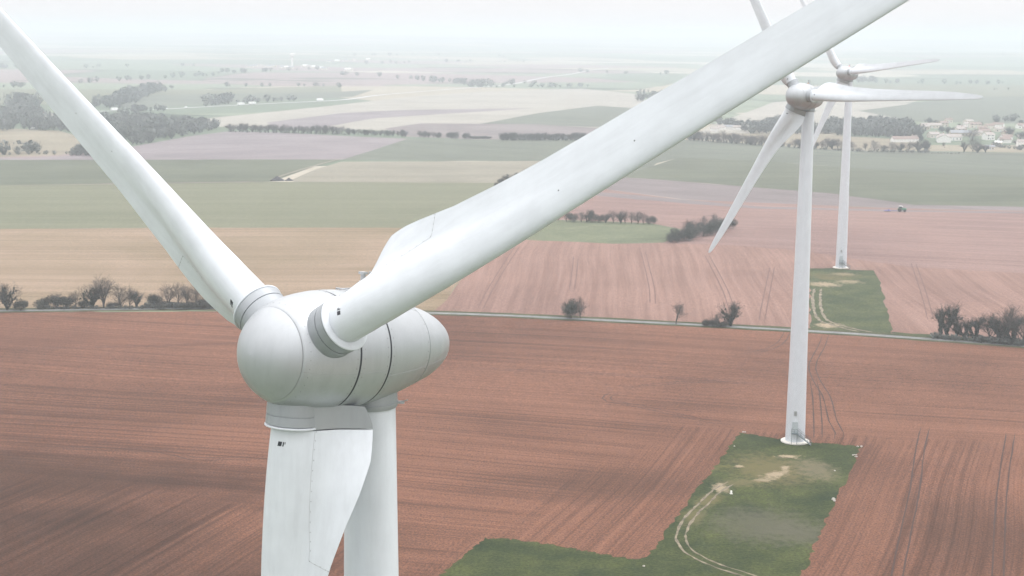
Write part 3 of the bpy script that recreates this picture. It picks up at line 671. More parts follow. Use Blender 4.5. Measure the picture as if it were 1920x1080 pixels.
    for hh in (0.5, 1.05):
        m.tube([(-0.66, -0.05, hh), (-0.66, -1.16, hh), (0.66, -1.16, hh), (3.8, -1.16, hh - 2.35)], 0.035, 6)
        m.tube([(0.66, -0.02, hh), (3.8, -0.02, hh - 2.35)], 0.035, 6)
    for x in (-0.66, 0.0, 0.66): m.tube([(x, -1.16, -0.05), (x, -1.16, 1.05)], 0.035, 6)
    for k in range(1, 5): m.tube([(0.66 + k * 0.78, -1.16, -0.05 - k * 0.585), (0.66 + k * 0.78, -1.16, 1.05 - k * 0.585)], 0.035, 6)
    ms['rail'] = m.build('railing')
    # instruments on the nacelle roof
    m = MB(); zt = 2.55
    m.box((-4.05, 0.0, zt + 0.32), (0.7, 0.6, 0.14)); m.tube([(-4.05, 0, zt + .2), (-4.05, 0, zt + 1.15)], 0.13, 10); m.box((-4.05, 0, zt + 1.2), (0.34, 0.34, 0.12))
    m.tube([(-4.05, 0.0, zt + 0.55), (-4.05, 0, zt + 0.8)], [0.2, 0.2], 12); m.tube([(-4.3, 0.2, zt + .2), (-4.3, 0.2, zt + 1.3)], 0.05, 6)
    ms['sensor'] = m.build('wind_sensor', False)
    m = MB(); P = [(-3.6 + 1.1 * math.cos(t), 0.8 * math.sin(t), body(-3.6) + 0.16 - 0.12 * math.sin(t) ** 2) for t in np.linspace(0, 2 * math.pi, 33)]
    m.tube(P, 0.035, 6, False)
    for p in P[:-1:4]: m.tube([(p[0], p[1], p[2] - 0.35), p], 0.025, 5)
    ms['roofrail'] = m.build('roof_rail')
    m = MB(); P = [(-7.4, -0.5, 1.7), (-7.4, -0.5, 3.2), (-7.4, 0.5, 3.2), (-7.4, 0.5, 1.7)]; m.tube(P, 0.04, 6); m.tube([(-7.4, -0.5, 2.4), (-7.4, 0.5, 2.4)], 0.03, 6)
    ms['mast'] = m.build('roof_mast')
    m = MB(); m.tube([(-3.2, 0.35, 2.7), (-3.2, 0.35, 2.95)], 0.14, 10); m.tube([(-3.2, 0.35, 2.93), (-3.2, 0.35, 3.12)], [0.12, 0.07], 10); ms['lamp'] = m.build('warning_light')
    m = MB(); m.box((0, 0, 0), (0.45, 0.3, 0.1)); m.tube([(0, 0, 0), (0.42, 0, 0.12)], 0.03, 6); ms['bracket'] = m.build('bracket')
build_meshes()

TILT = 6.0
def turbine(hub, yaw, phase, label, base_z, lit=False, door_dir=None, stairs=True):
    y = rad(yaw); t = rad(TILT)
    n = Vector((-math.sin(y) * math.cos(t), -math.cos(y) * math.cos(t), math.sin(t)))
    e = Vector((math.cos(y), -math.sin(y), 0)); w = n.cross(e); w = w if w.z > 0 else -w
    hub = Vector(hub); nh = Vector((n.x, n.y, 0)).normalized()
    tb = hub - n * 4.85; base = Vector((tb.x, tb.y, base_z))
    root = empty('wind_turbine', base); tag(root, label, 'wind turbine', 'wind turbines standing in the ploughed fields')
    hz = hub.z - base_z; scale_z = hz / 78.0
    def add(name, k, mat, M_=None, parent=root):
        o = obj(name, ms[k], mat, parent)
        if M_ is not None: o.matrix_basis = M_
        return o
    sc = Matrix.Diagonal((1, 1, scale_z, 1))
    add('tower', 'tower', M_tower, sc); add('yaw_collar', 'yaw', M_sleeve, sc)
    if stairs:
        add('foundation', 'found', M_conc)
        D = Matrix.Rotation(math.atan2(door_dir[0], -door_dir[1]), 4, 'Z')
        d = add('door', 'door', M_door, D @ Matrix.Translation((0, -2.2, 3.75)))
        add('vent', 'vent', M_steel, D @ Matrix.Translation((0, -2.2, 3.75)))
        s_ = add('stairs', 'stair', M_stair, D @ Matrix.Translation((0.0, -2.12, 2.55)))
        add('railing', 'rail', M_stair, None, s_)
    # nacelle frame: local X = n, local Z = w
    F = Matrix((n, w.cross(n), w)).transposed().to_4x4(); F.translation = hub - base
    for nm, k, mt in (('nose_cap', 'nose', M_nac), ('hub_shell', 'hub', M_nac), ('nacelle_front', 'front', M_nac), ('nacelle_rear', 'rear', M_nac), ('tail_cone', 'tail', M_nac),
                      ('joint_ring', 'j1', M_seam), ('joint_ring', 'j2', M_dark), ('joint_ring', 'j3', M_dark), ('joint_ring', 'j4', M_seam), ('bolt', 'bolts', M_rivet)) + tuple(('shell_seam', k_, M_seam) for k_ in ms if 'seam' in k_ and k_ != 'seam') + (
                      ('wind_sensor', 'sensor', M_steel), ('roof_rail', 'roofrail', M_steel), ('roof_mast', 'mast', M_steel)):
        o = add(nm, k, mt, F.copy())
        if nm == 'bolt': o['kind'] = 'stuff'
    o = add('warning_light', 'lamp', M_red if lit else M_orange, F.copy())
    if lit:
        o.data = ms['lamp'].copy(); o.data.materials.clear(); o.data.materials.append(M_red)
    Y = Matrix.Translation((tb.x - base.x, tb.y - base.y, 74.6 * scale_z)) @ Matrix.Rotation(math.atan2(0.12, 1.0), 4, 'Z') @ Matrix.Translation((1.5, 0, 0))
    add('bracket', 'bracket', M_steel, Y)
    for k in range(3):
        a = rad(phase + 120 * k); b = e * math.cos(a) + w * math.sin(a)
        tv = e * math.sin(a) - w * math.cos(a)            # clockwise seen from upwind
        if False: tv = -tv
        B = Matrix((tv, n, b)).transposed().to_4x4(); B.translation = hub - base
        bl = add('blade', 'blade', M_blade, B)
        for nm, kk, mt in (('panel_seam', 'seam', M_seam), ('rivet', 'rivet', M_rivet), ('drain_hole', 'hole', M_dark), ('stencil_mark', 'mark', M_dark)): add(nm, kk, mt, None, bl)['kind'] = 'stuff' if nm in ('rivet', 'drain_hole', 'stencil_mark') else 'thing'
        sl = add('blade_sleeve', 'sleeve', M_sleeve, B.copy()); add('flange', 'flange', M_blade, None, sl); add('root_fairing', 'fair', M_sleeve, B.copy())
    return root
def on_ray(u, v, depth):
    d = px_dir(u, v); return Vector((0, 0, CAMZ)) + d * (depth / d.dot(fw))
h1 = on_ray(558, 660, 72.5); turbine(h1, 39.8, 30.2, 'large white wind turbine closest to the camera seen from just above its rounded nose', float(h1.z - 77.5), stairs=True, door_dir=(0.3, -1))
h2 = on_ray(1497, 180, 330)
b2 = at(1486, 832)
turbine(h2, 38.9, 1.4, 'middle wind turbine, its tower rising from the nearer green grass pad', float(G(h2.x, h2.y)), door_dir=(-0.25, -1))
h3 = on_ray(1581, 137, 599)
turbine(h3, 43.5, 8.2, 'farthest and smallest wind turbine, behind the farm road on its own grass pad', float(G(h3.x, h3.y)), lit=True, door_dir=(-0.25, -1))

# ------------------------------------------------------------------ trees and shrubs
M_bark = plain('winter bark', (0.04, 0.036, 0.033), 0.95, 0.3, 1.0)
M_twig = plain('bare twigs', (0.07, 0.06, 0.052), 0.95, 0.3, 0.6)
M_ivy = plain('dark ivy leaves', (0.020, 0.030, 0.019), 0.7, 0.5, 1.2)
M_bush = plain('hedge twigs and leaves', (0.038, 0.040, 0.030), 0.9, 0.5, 0.8)
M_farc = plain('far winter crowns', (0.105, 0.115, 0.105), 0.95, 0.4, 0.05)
def grow(rg, H, spread, levels, lean=0.0, nmain=4, base_r=None):
    """returns list of (p0,p1,r0,r1,level)"""
    segs = []
    r0 = base_r or H * 0.022
    def br(p, d, L, r_, lv):
        n = 3 if lv < 3 else 2
        q = p
        for i in range(n):
            d2 = (d + Vector(rg.normal(0, 0.13 + 0.05 * lv, 3)) + Vector((0, 0, 0.05))).normalized()
            q2 = q + d2 * (L / n); ra = r_ * (1 - 0.5 * i / n); rb = r_ * (1 - 0.5 * (i + 1) / n)
            segs.append((q, q2, ra, rb, lv))
            if lv < levels and (i > 0 or lv > 0):
                for _ in range(rg.integers(1, 3) if lv < 3 else 2):
                    ax = Vector(rg.normal(0, 1, 3)).normalized(); s = d2.cross(ax).normalized()
                    nd_ = (d2 * rg.uniform(0.6, 0.9) + s * rg.uniform(0.45, 0.85) * spread).normalized()
                    br(q2, nd_, L * rg.uniform(0.52, 0.78), rb * 0.62, lv + 1)
            q = q2; d = d2
        if lv < levels:
            br(q, d, L * 0.68, r_ * 0.5, lv + 1)
    br(Vector((0, 0, -0.2)), Vector((lean, 0, 1)).normalized(), H * 0.33, r0, 0)
    for _ in range(nmain - 1):
        a = rg.uniform(0, 6.28); br(Vector((0, 0, H * rg.uniform(0.0, 0.16))), Vector((math.cos(a) * spread * 0.5 + lean, math.sin(a) * spread * 0.5, 1)).normalized(), H * 0.30, r0 * 0.6, 1)
    top = max(s[1].z for s in segs); f = H / top
    return [(a * f, b * f, r1, r2, lv) for a, b, r1, r2, lv in segs]
def prism(m, a, b, r1, r2):
    m.tube([a, b], [r1, r2], 3, False)
def leaf_cloud(rg, m, c, n, sx, sz, size):
    for _ in range(n):
        v = rg.normal(0, 1, 3); v /= max(np.linalg.norm(v), 1e-6); v *= rg.uniform(0.35, 1) ** 0.6
        p = Vector((c[0] + v[0] * sx, c[1] + v[1] * sx, c[2] + v[2] * sz)); a = Vector(rg.normal(0, 1, 3)).normalized() * size * rg.uniform(0.6, 1.4); b = Vector(rg.normal(0, 1, 3)).normalized() * size * rg.uniform(0.5, 1.1)
        m.add([p - a, p + b, p + a, p - b], [(0, 1, 2, 3)])
def make_tree(seed, H, spread, levels, ivy=0.0, lean=0.0, nmain=4, shrub=False):
    rg = np.random.default_rng(seed); segs = grow(rg, H, spread, levels, lean, nmain)
    tr, cr, iv = MB(), MB(), MB()
    for a, b, r1, r2, lv in segs:
        if lv <= 1: tr.tube([a, b], [r1 * 1.15, r2 * 1.15], 6, False)
        else: prism(cr, a, b, max(r1, 0.022), max(r2, 0.012))
    if ivy > 0:
        for a, b, r1, r2, lv in segs:
            if lv <= 2 and max(a.z, b.z) < H * (0.45 + 0.5 * ivy) and (lv < 2 or rg.random() < ivy * 0.9):
                k = int((b - a).length / H * 90 * (1 - 0.25 * lv) * (2.2 if ivy >= 1 else 1.4)) + 2
                for _ in range(k):
                    f = rg.random(); c = a.lerp(b, f); leaf_cloud(rg, iv, c, 5, H * 0.045 * (1.3 - 0.3 * lv), H * 0.05, 0.20)
    o = {'H': H, 'trunk': tr.build('trunk'), 'crown': cr.build('crown')}
    if ivy > 0: o['ivy'] = iv.build('ivy')
    return o
def make_shrub(seed, H, W, n=2200, dens=260, dark=False):
    rg = np.random.default_rng(seed); cr, tr = MB(), MB()
    for k in range(9):
        a = rg.uniform(0, 6.28); q = Vector((math.cos(a) * W * 0.3 * rg.random(), math.sin(a) * W * 0.3 * rg.random(), H * 0.7)); tr.tube([(q.x * 0.4, q.y * 0.4, -0.1), q], [0.07, 0.03], 5, False)
    lobes = [(rg.uniform(-0.4, 0.4) * W, rg.uniform(-0.4, 0.4) * W, H * rg.uniform(0.25, 0.62)) for _ in range(8)]
    for c in lobes:
        leaf_cloud(rg, cr, c, n // 8, W * 0.26, H * 0.30, 0.12)
        for _ in range(dens // 8):
            p = Vector((c[0], c[1], c[2] * 0.6)); d = Vector((rg.normal(0, 0.6), rg.normal(0, 0.6), rg.uniform(0.5, 1.3))).normalized()
            prism(cr, p, p + d * H * rg.uniform(0.35, 0.6), 0.035, 0.012)
    V = np.array(cr.V); V[:, 2] = np.maximum(V[:, 2], -0.1); cr.V = [tuple(v) for v in V]
    return {'H': H, 'trunk': tr.build('stem'), 'crown': cr.build('crown'), 'shrub': True, 'dark': dark}
def tree_root(pr, kind_name, cat):
    root = empty(kind_name)
    obj('stem' if pr.get('shrub') else 'trunk', pr['trunk'], M_bark, root)
    obj('crown', pr['crown'], M_ivy if pr.get('dark') else (M_bush if pr.get('shrub') else M_twig), root)
    if 'ivy' in pr: obj('ivy', pr['ivy'], M_ivy, root)
    root['category'] = cat; return root
PROTO = {
 'bare1': make_tree(11, 10, 0.95, 4, nmain=4), 'bare2': make_tree(12, 12, 0.8, 4, nmain=5), 'bare3': make_tree(13, 10, 1.05, 4, nmain=6), 'thin': make_tree(14, 8, 0.8, 4, nmain=3),
 'ivy1': make_tree(21, 10, 0.85, 4, 0.75, nmain=5), 'ivy2': make_tree(22, 10, 0.55, 4, 0.95, 0.12, 4), 'ivy3': make_tree(23, 9, 0.3, 4, 1.0, 0.05, 3), 'ivy4': make_tree(24, 9, 1.0, 4, 1.0, 0, 7),
 'shrub1': make_shrub(31, 4, 4.5), 'shrub2': make_shrub(32, 3, 5.5), 'shrub3': make_shrub(33, 5, 3.5), 'evergreen1': make_shrub(41, 7, 7.5, 5200, 200, True), 'evergreen2': make_shrub(42, 8, 6.5, 5200, 240, True)}
NAMES = {'bare': ('bare_tree', 'tree'), 'thin': ('bare_tree', 'tree'), 'ivy': ('ivy_clad_tree', 'tree'), 'shru': ('shrub', 'shrub'), 'ever': ('evergreen_tree', 'tree')}
first = {}
def plant(kind, u, v, hpx, label, group, wf=1.0, rot=None, dv=0):
    p = at(u, v); H = hpx / ppm(p)
    nm, cat = NAMES[kind[:4]] if kind[:4] in NAMES else NAMES[kind[:3]]
    if kind not in first: o = tree_root(PROTO[kind], nm, cat); first[kind] = o
    else: o = copy_tree(first[kind])
    s = H / PROTO[kind]['H']; o.location = p; o.scale = (s * wf, s * wf, s); o.rotation_euler = (0, 0, random.uniform(0, 6.28) if rot is None else rot)
    for k_ in ('label', 'group'):
        if k_ in o: del o[k_]
    tag(o, label, None, group); return o
GR = 'trees and shrubs along the farm road'
for kind, u, v, h, wf, lab in [
 ('ivy1', 14, 581, 56, 1.0, 'dense dark tree by the farm road, left of the gap before the long row'),
 ('shrub1', 37, 582, 24, 1.0, 'small dark shrub at the foot of the leftmost roadside tree'),
 ('shrub2', 88, 577, 26, 1.0, 'low spreading shrub at the left end of the long roadside tree row'),
 ('bare3', 106, 577, 31, 1.3, 'short twiggy tree above the low shrubs left of the tallest roadside tree'),
 ('shrub1', 124, 577, 28, 1.0, 'round dark shrub between two twiggy bushes in the left roadside row'),
 ('bare1', 143, 577, 34, 1.1, 'small bare tree just left of the wide ivy covered tree in the left row'),
 ('ivy1', 173, 577, 50, 1.1, 'wide ivy covered tree standing left of the tallest roadside tree'),
 ('bare2', 194, 577, 68, 1.0, 'tallest bare tree of the left roadside row'),
 ('bare3', 228, 577, 49, 1.0, 'rounded bare tree just right of the tallest roadside tree'),
 ('bare1', 243, 577, 40, 0.9, 'slim bare tree between the rounded bare tree and the leaning ivy tree'),
 ('ivy2', 255, 577, 38, 1.0, 'leaning dark ivy tree in the middle of the left roadside row'),
 ('shrub3', 287, 576, 30, 1.2, 'pale twiggy shrub right of the gap in the left roadside row'),
 ('bare2', 315, 577, 52, 0.9, 'first bare tree of the close group left of the near blade'),
 ('bare1', 334, 577, 50, 0.8, 'second bare tree of the close group left of the near blade'),
 ('bare2', 352, 577, 49, 0.8, 'third bare tree of the close group left of the near blade'),
 ('bare3', 371, 577, 53, 0.8, 'rightmost tall bare tree of the group left of the near blade'),
 ('shrub2', 392, 577, 20, 1.3, 'low dark hedge shrub partly hidden by the near turbine blade'),
 ('shrub2', 415, 578, 18, 1.2, 'low dark hedge shrub touching the near turbine blade root'),
 ('shrub2', 305, 577, 13, 2.0, 'low dark hedge at the foot of the bare tree group'),
 ('shrub2', 345, 577, 13, 2.0, 'low dark hedge under the middle of the bare tree group'),
 ('shrub1', 210, 577, 12, 1.8, 'low scrub at the foot of the tallest roadside tree'),
 ('shrub1', 160, 577, 16, 1.5, 'low scrub under the wide ivy covered tree'),
 ('evergreen2', 1068, 597, 45, 0.95, 'dark bushy ivy tree alone by the road right of the near turbine'),
 ('bare1', 1088, 597, 44, 0.8, 'bare tree leaning out of the dark bushy ivy tree by the road'),
 ('thin', 1268, 608, 43, 1.0, 'thin pale bare sapling standing alone beside the road'),
 ('ivy1', 1370, 612, 52, 1.0, 'round crowned ivy tree beside the road left of the middle tower'),
 ('bare3', 1344, 612, 29, 1.0, 'small bare tree beside the round crowned ivy tree'),
 ('shrub1', 1325, 611, 14, 1.4, 'low dark shrub left of the small bare tree by the road'),
 ('shrub2', 1350, 612, 15, 1.2, 'low dark shrub under the small bare tree by the road'),
 ('ivy3', 1764, 633, 66, 0.8, 'tall forked ivy tree at the left end of the right roadside group'),
 ('ivy2', 1776, 633, 72, 0.9, 'tallest ivy tree of the right roadside group'),
 ('ivy1', 1793, 634, 46, 0.8, 'leaning ivy tree right of the tallest one at the right edge'),
 ('ivy3', 1808, 636, 42, 1.3, 'short upright ivy column in the right roadside group'),
 ('ivy3', 1830, 638, 52, 1.35, 'pointed dark ivy column in the right roadside group'),
 ('bare2', 1856, 640, 56, 1.0, 'bare tree behind the hedge right of the pointed ivy column'),
 ('ivy2', 1872, 642, 60, 1.1, 'bulky ivy tree near the right edge beside the road'),
 ('bare2', 1888, 641, 78, 1.0, 'tall bare tree near the right edge beside the road'),
 ('ivy3', 1900, 644, 58, 1.5, 'ivy tree at the right edge beside the road'),
 ('bare3', 1916, 645, 70, 1.0, 'last bare tree of the right roadside group, beyond the ivy trees'),
 ('shrub2', 1838, 641, 13, 1.3, 'low hedge shrub under the pointed ivy column'), ('shrub2', 1866, 643, 14, 1.3, 'low hedge shrub under the bulky ivy tree'), ('shrub2', 1892, 645, 13, 1.3, 'low hedge shrub at the right end of the road'),
]: plant(kind, u, v, h, lab, GR, wf)
ordw = ['first', 'second', 'third', 'fourth', 'fifth', 'sixth', 'seventh', 'eighth', 'ninth', 'tenth', 'eleventh', 'twelfth', 'thirteenth', 'fourteenth', 'fifteenth', 'sixteenth', 'seventeenth', 'eighteenth', 'nineteenth', 'twentieth', 'twenty-first', 'twenty-second', 'twenty-third', 'twenty-fourth', 'twenty-fifth', 'twenty-sixth', 'twenty-seventh', 'twenty-eighth', 'twenty-ninth', 'thirtieth']
for i, (k, u, h, wf) in enumerate([('bare1', 1048, 20, 1), ('bare2', 1062, 22, 1), ('evergreen1', 1076, 20, 1), ('bare3', 1090, 22, 1), ('ivy3', 1100, 17, 1.2), ('evergreen1', 1110, 28, .7), ('evergreen1', 1122, 18, 1), ('ivy1', 1136, 20, 1), ('bare2', 1150, 27, .9), ('ivy1', 1164, 24, 1), ('bare2', 1172, 28, .9), ('bare1', 1184, 24, 1), ('bare3', 1196, 26, 1), ('bare2', 1206, 24, 1), ('evergreen1', 1217, 19, 1.1)]):
    plant(k, u, 415 + (u - 1048) * 0.03, h, ('dark evergreen looking tree, ' if not k.startswith('bare') else 'bare grey tree, ') + ordw[i] + ' from the left in the row above the meadow', 'trees in the row above the meadow', wf)
for i, (k, u, v, h, wf) in enumerate([('bare2', 1290, 441, 34, 1), ('bare1', 1318, 436, 34, 1), ('bare2', 1340, 430, 34, 1), ('evergreen1', 1258, 454, 20, 1.3), ('evergreen1', 1272, 452, 29, 1.2), ('evergreen1', 1287, 450, 28, 1.1), ('evergreen1', 1302, 446, 36, .8), ('evergreen1', 1318, 443, 30, 1), ('evergreen1', 1334, 439, 33, 1), ('evergreen1', 1349, 434, 30, 1), ('evergreen1', 1363, 429, 24, 1.1)]):
    plant(k, u, v, h, ('bare tree, ' if k.startswith('bare') else 'dark green tree, ') + ordw[i if i < 3 else i - 3] + ' from the left, in the diagonal clump on the pale red field', 'trees of the diagonal clump', wf)
for i, (u, v, h) in enumerate([(921, 362, 12), (932, 354, 14), (942, 348, 17), (953, 343, 19), (968, 337, 16), (985, 333, 16)]):
    plant('ivy1' if i % 2 else 'shrub3', u, v, h, 'grey ' + ('tree' if i % 2 else 'bush') + ', ' + ordw[i] + ' from the left of those rising just above the near blade edge', 'trees beside the green field margin', 1.2)
row = [(u, 247 + (u - 430) * 0.024, 17) for u in range(432, 645, 8)]
for i, (u, v, h) in enumerate(row[:27]): plant(['ivy1', 'bare2', 'ivy4', 'bare3', 'ivy2'][i % 5], u + random.uniform(-2, 2), v, h * random.uniform(0.85, 1.15), 'hazy blue grey tree, ' + ordw[i] + ' from the left in the row behind the purple field', 'trees in the row behind the purple field', 1.15)
k = 0
for us in ((655, 664, 672), (683, 689, 696, 703), (714, 721, 728, 737, 746, 753, 760), (787, 795, 804, 813, 822), (847, 853), (873,)):
    for u in us:
        plant(['evergreen2', 'ivy1', 'bare2'][k % 3] if u < 840 else 'evergreen1', u, 252.5 + (u - 650) * 0.036, 14 * random.uniform(0.85, 1.15), 'hazy blue green tree, ' + ordw[k] + ' from the left in the gappy row behind the green fields', 'trees in the gappy far row', 1.1); k += 1
for i, u in enumerate((888, 897, 906, 914)): plant('shrub2', u, 260, 6, 'low hazy shrub, ' + ordw[i] + ' from the left in the gap of the far tree row', 'low shrubs in the far row gap', 1.6)
for i, u in enumerate(range(942, 1104, 8)): plant(['evergreen1', 'ivy1', 'evergreen2'][i % 3], u, 263, 16 * random.uniform(0.85, 1.15), 'hazy blue tree, ' + ordw[i] + ' from the left in the far row ending behind the long blade', 'trees in the far row behind the long blade', 1.15)
k = 0
for u in list(range(1292, 1470, 9)): plant(['bare2', 'ivy1', 'bare3', 'bare1'][k % 4], u + random.uniform(-2, 2), 263 + (u - 1290) * 0.072, 22 * random.uniform(0.8, 1.15), 'hazy grey tree, ' + ordw[k] + ' from the left in the hedgerow left of the middle tower', 'trees in the hedgerow left of the middle tower', 1.2); k += 1
for i, u in enumerate(range(1490, 1610, 10)): plant(['bare3', 'ivy1', 'bare1'][i % 3], u, 277 + (u - 1490) * 0.04, 22 * random.uniform(0.6, 1.1), 'hazy grey tree, ' + ordw[i] + ' from the left in the hedgerow behind the two far towers', 'trees in the hedgerow behind the far towers', 1.2)
for i, (k_, u, v, h, wf) in enumerate([('bare2', 1622, 283, 18, 1), ('bare3', 1640, 283, 22, 1), ('ivy1', 1656, 284, 14, 1.2), ('bare3', 1672, 284, 20, 1.2), ('ivy1', 1688, 285, 20, 1.2), ('bare2', 1704, 285, 22, 1.2), ('ivy1', 1722, 285, 24, 1.2), ('ivy4', 1736, 285, 26, 1.1), ('thin', 1771, 278, 12, 1), ('ivy2', 1807, 286, 24, .8), ('bare2', 1824, 284, 30, 1.1), ('ivy1', 1833, 286, 20, 1.4), ('ivy2', 1848, 286, 16, 1.2)]):
    plant(k_, u, v, h, 'hazy tree, ' + ordw[i] + ' from the left along the near side of the village', 'trees along the near side of the village', wf)
for i, (k_, u, v, h, wf) in enumerate([('evergreen2', 1397, 246, 17, 1.2), ('evergreen2', 1719, 262, 25, .8), ('evergreen2', 1726, 266, 18, .9), ('evergreen2', 1766, 247, 13, 1.2), ('evergreen2', 1779, 251, 17, 1), ('ivy2', 1784, 252, 15, 1), ('bare3', 1822, 264, 26, 1.3), ('evergreen2', 1741, 232, 14, 1.2), ('ivy1', 1892, 256, 22, 1.2), ('evergreen2', 1879, 268, 12, 1.6), ('ivy2', 1905, 272, 10, 2.0), ('ivy1', 1755, 234, 10, 1.6), ('evergreen2', 1916, 262, 18, 1.4), ('ivy1', 1800, 240, 10, 1.4), ('bare3', 1850, 252, 14, 1.4), ('evergreen2', 1838, 236, 9, 1.4), ('evergreen2', 1870, 229, 9, 1.6), ('evergreen2', 1896, 228, 10, 1.6), ('evergreen2', 1915, 232, 9, 1.4)]):
    plant(k_, u, v, h, 'hazy blue green tree, ' + ordw[i] + ' of the garden trees among the village houses', 'garden trees among the village houses', wf)

# far woods and hedges that read as one mass
def crown_proto(seed, n=46):
    rg = np.random.default_rng(seed); V = []; F = []
    def quad(p, a, b):
        k0 = len(V); V.extend([p - a, p + b, p + a, p - b]); F.append((k0, k0 + 1, k0 + 2, k0 + 3))
    for _ in range(n):
        v = rg.normal(0, 1, 3); v /= np.linalg.norm(v); v *= rg.uniform(0.3, 1) ** 0.5
        p = np.array([v[0] * 0.42, v[1] * 0.42, 0.55 + v[2] * 0.42]); quad(p, rg.normal(0, 0.07, 3), rg.normal(0, 0.07, 3))
    for _ in range(10):
        a = rg.normal(0, 0.22, 2); p = np.array([a[0] / 2, a[1] / 2, 0.3]); quad(p, np.array([-a[0] / 2, -a[1] / 2, -0.33]), np.array([0.03, 0.03, 0]))
        q = np.array([a[0], a[1], 0.7]); quad(q, np.array([rg.normal(0, .05), rg.normal(0, .05), 0.3]), np.array([0.012, 0.012, 0]))
    return np.array(V), np.array(F)
CP = [crown_proto(50 + i) for i in range(5)]
def in_poly(P, u, v):
    c = False
    for i in range(len(P)):
        a, b = P[i], P[(i + 1) % len(P)]
        if (a[1] > v) != (b[1] > v) and u < (b[0] - a[0]) * (v - a[1]) / (b[1] - a[1]) + a[0]: c = not c
    return c
def mass(name, spots, label=None):
    VV = []; FF = []; n0 = 0
    for (p, H, wf) in spots:
        V, F = CP[random.randrange(5)]; a = random.uniform(0, 6.28); ca, sa = math.cos(a), math.sin(a)
        X = V[:, 0] * ca - V[:, 1] * sa; Y = V[:, 0] * sa + V[:, 1] * ca
        VV.append(np.column_stack([X * H * wf + p.x, Y * H * wf + p.y, V[:, 2] * H + p.z])); FF.append(F + n0); n0 += len(V)
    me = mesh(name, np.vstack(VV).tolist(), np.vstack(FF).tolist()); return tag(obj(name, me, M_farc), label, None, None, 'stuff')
def wood(P, n, hm=9, name='woodland'):
    us = [p[0] for p in P]; vs = [p[1] for p in P]; W = [at(*p) for p in P]; xy = [(w.x, w.y) for w in W]
    xs = [w[0] for w in xy]; ys = [w[1] for w in xy]; S = []
    while len(S) < n:
        x = random.uniform(min(xs), max(xs)); y = random.uniform(min(ys), max(ys))
        if in_poly(xy, x, y): S.append((Vector((x, y, float(G(x, y)))), hm * random.uniform(0.6, 1.25), random.uniform(0.8, 1.2)))
    return mass(name, S)
def hedge(P, hm=5, step=4, name='hedgerow', gap=0.15, wid=4):
    S = []
    if P[0][1] < 172: hm *= 0.66; gap = gap * 0.5 + 0.35; wid *= 1.4; step *= 1.25
    for p in path_pts(P, step):
        if random.random() < gap: continue
        x = p.x + random.uniform(-wid, wid); y = p.y + random.uniform(-wid, wid); S.append((Vector((x, y, float(G(x, y)))), hm * random.uniform(0.5, 1.3), random.uniform(0.9, 1.4)))
    return mass(name, S)
wood([(-200, 207), (10, 203), (60, 201), (72, 212), (100, 222), (60, 226), (80, 236), (120, 240), (60, 244), (-200, 250)], 420, 10)
wood([(80, 230), (240, 226), (330, 232), (420, 240), (350, 256), (270, 271), (190, 272), (160, 262), (130, 248), (60, 244)], 520, 10)
wood([(215, 236), (260, 226), (300, 234), (290, 245)], 90, 10)
wood([(130, 292), (140, 288), (178, 284), (200, 289), (175, 294)], 60, 7)
wood([(1400, 251), (1430, 238), (1480, 233), (1520, 244), (1540, 252), (1460, 252)], 170, 10)
wood([(1530, 252), (1560, 236), (1640, 234), (1700, 238), (1730, 254), (1700, 262), (1600, 256)], 330, 10)
hedge([(-60, 293), (30, 289), (64, 287)], 9, 3, gap=0.05); hedge([(0, 291), (120, 290)], 3, 4)
hedge([(190, 203), (230, 195), (262, 180), (296, 172)], 15, 6, wid=14); hedge([(200, 200), (235, 192), (262, 178)], 12, 8, wid=18); hedge([(318, 167), (345, 168)], 14, 8)
hedge([(230, 216), (270, 211), (310, 208)], 9, 5); hedge([(380, 200), (440, 195), (560, 189)], 9, 7, gap=.4); hedge([(395, 197), (430, 192)], 13, 7)
hedge([(-60, 167), (0, 165), (60, 164)], 14, 5, wid=20); hedge([(-60, 166), (40, 163), (80, 161)], 16, 8, wid=30); hedge([(70, 200), (115, 198)], 16, 6, wid=10); hedge([(0, 202), (62, 200)], 16, 4, wid=14)
hedge([(150, 157), (210, 153), (300, 148), (400, 143)], 15, 9, gap=.3); hedge([(415, 163), (470, 163), (560, 162), (640, 164)], 13, 8, gap=.15); hedge([(0, 129), (60, 127)], 20, 10)
hedge([(160, 128), (240, 126), (360, 124)], 14, 26, gap=.5); hedge([(420, 138), (520, 134), (600, 130)], 14, 12, wid=20); hedge([(640, 142), (720, 144)], 14, 10)
hedge([(750, 148), (860, 158), (900, 164)], 16, 6, gap=.1, wid=16); hedge([(800, 152), (900, 158), (1000, 158)], 16, 6, gap=.2, wid=22); hedge([(900, 164), (1060, 164), (1098, 163)], 13, 6, gap=.2)
hedge([(680, 120), (780, 118), (900, 116), (1000, 118)], 14, 14, gap=.3, wid=30); hedge([(1196, 189), (1250, 190)], 14, 4); hedge([(1060, 134), (1200, 140), (1260, 140)], 16, 14, gap=.4)
hedge([(1600, 156), (1700, 157), (1800, 158), (1960, 158)], 14, 8, wid=18, gap=.2); hedge([(1595, 154), (1650, 155)], 22, 6, wid=20); hedge([(1650, 100), (1800, 102), (1960, 104)], 16, 30, gap=.3)
hedge([(1340, 232), (1390, 240), (1430, 240)], 9, 4); hedge([(1867, 228), (1898, 228)], 8, 3); hedge([(1862, 169), (1900, 168)], 8, 5); hedge([(640, 106), (820, 104), (1000, 108)], 18, 30, gap=.3, wid=50)
hedge([(1290, 262), (1400, 270), (1480, 276)], 3.2, 2, gap=.05, wid=2); hedge([(1490, 278), (1600, 284), (1740, 287)], 3, 2, gap=.05, wid=2)
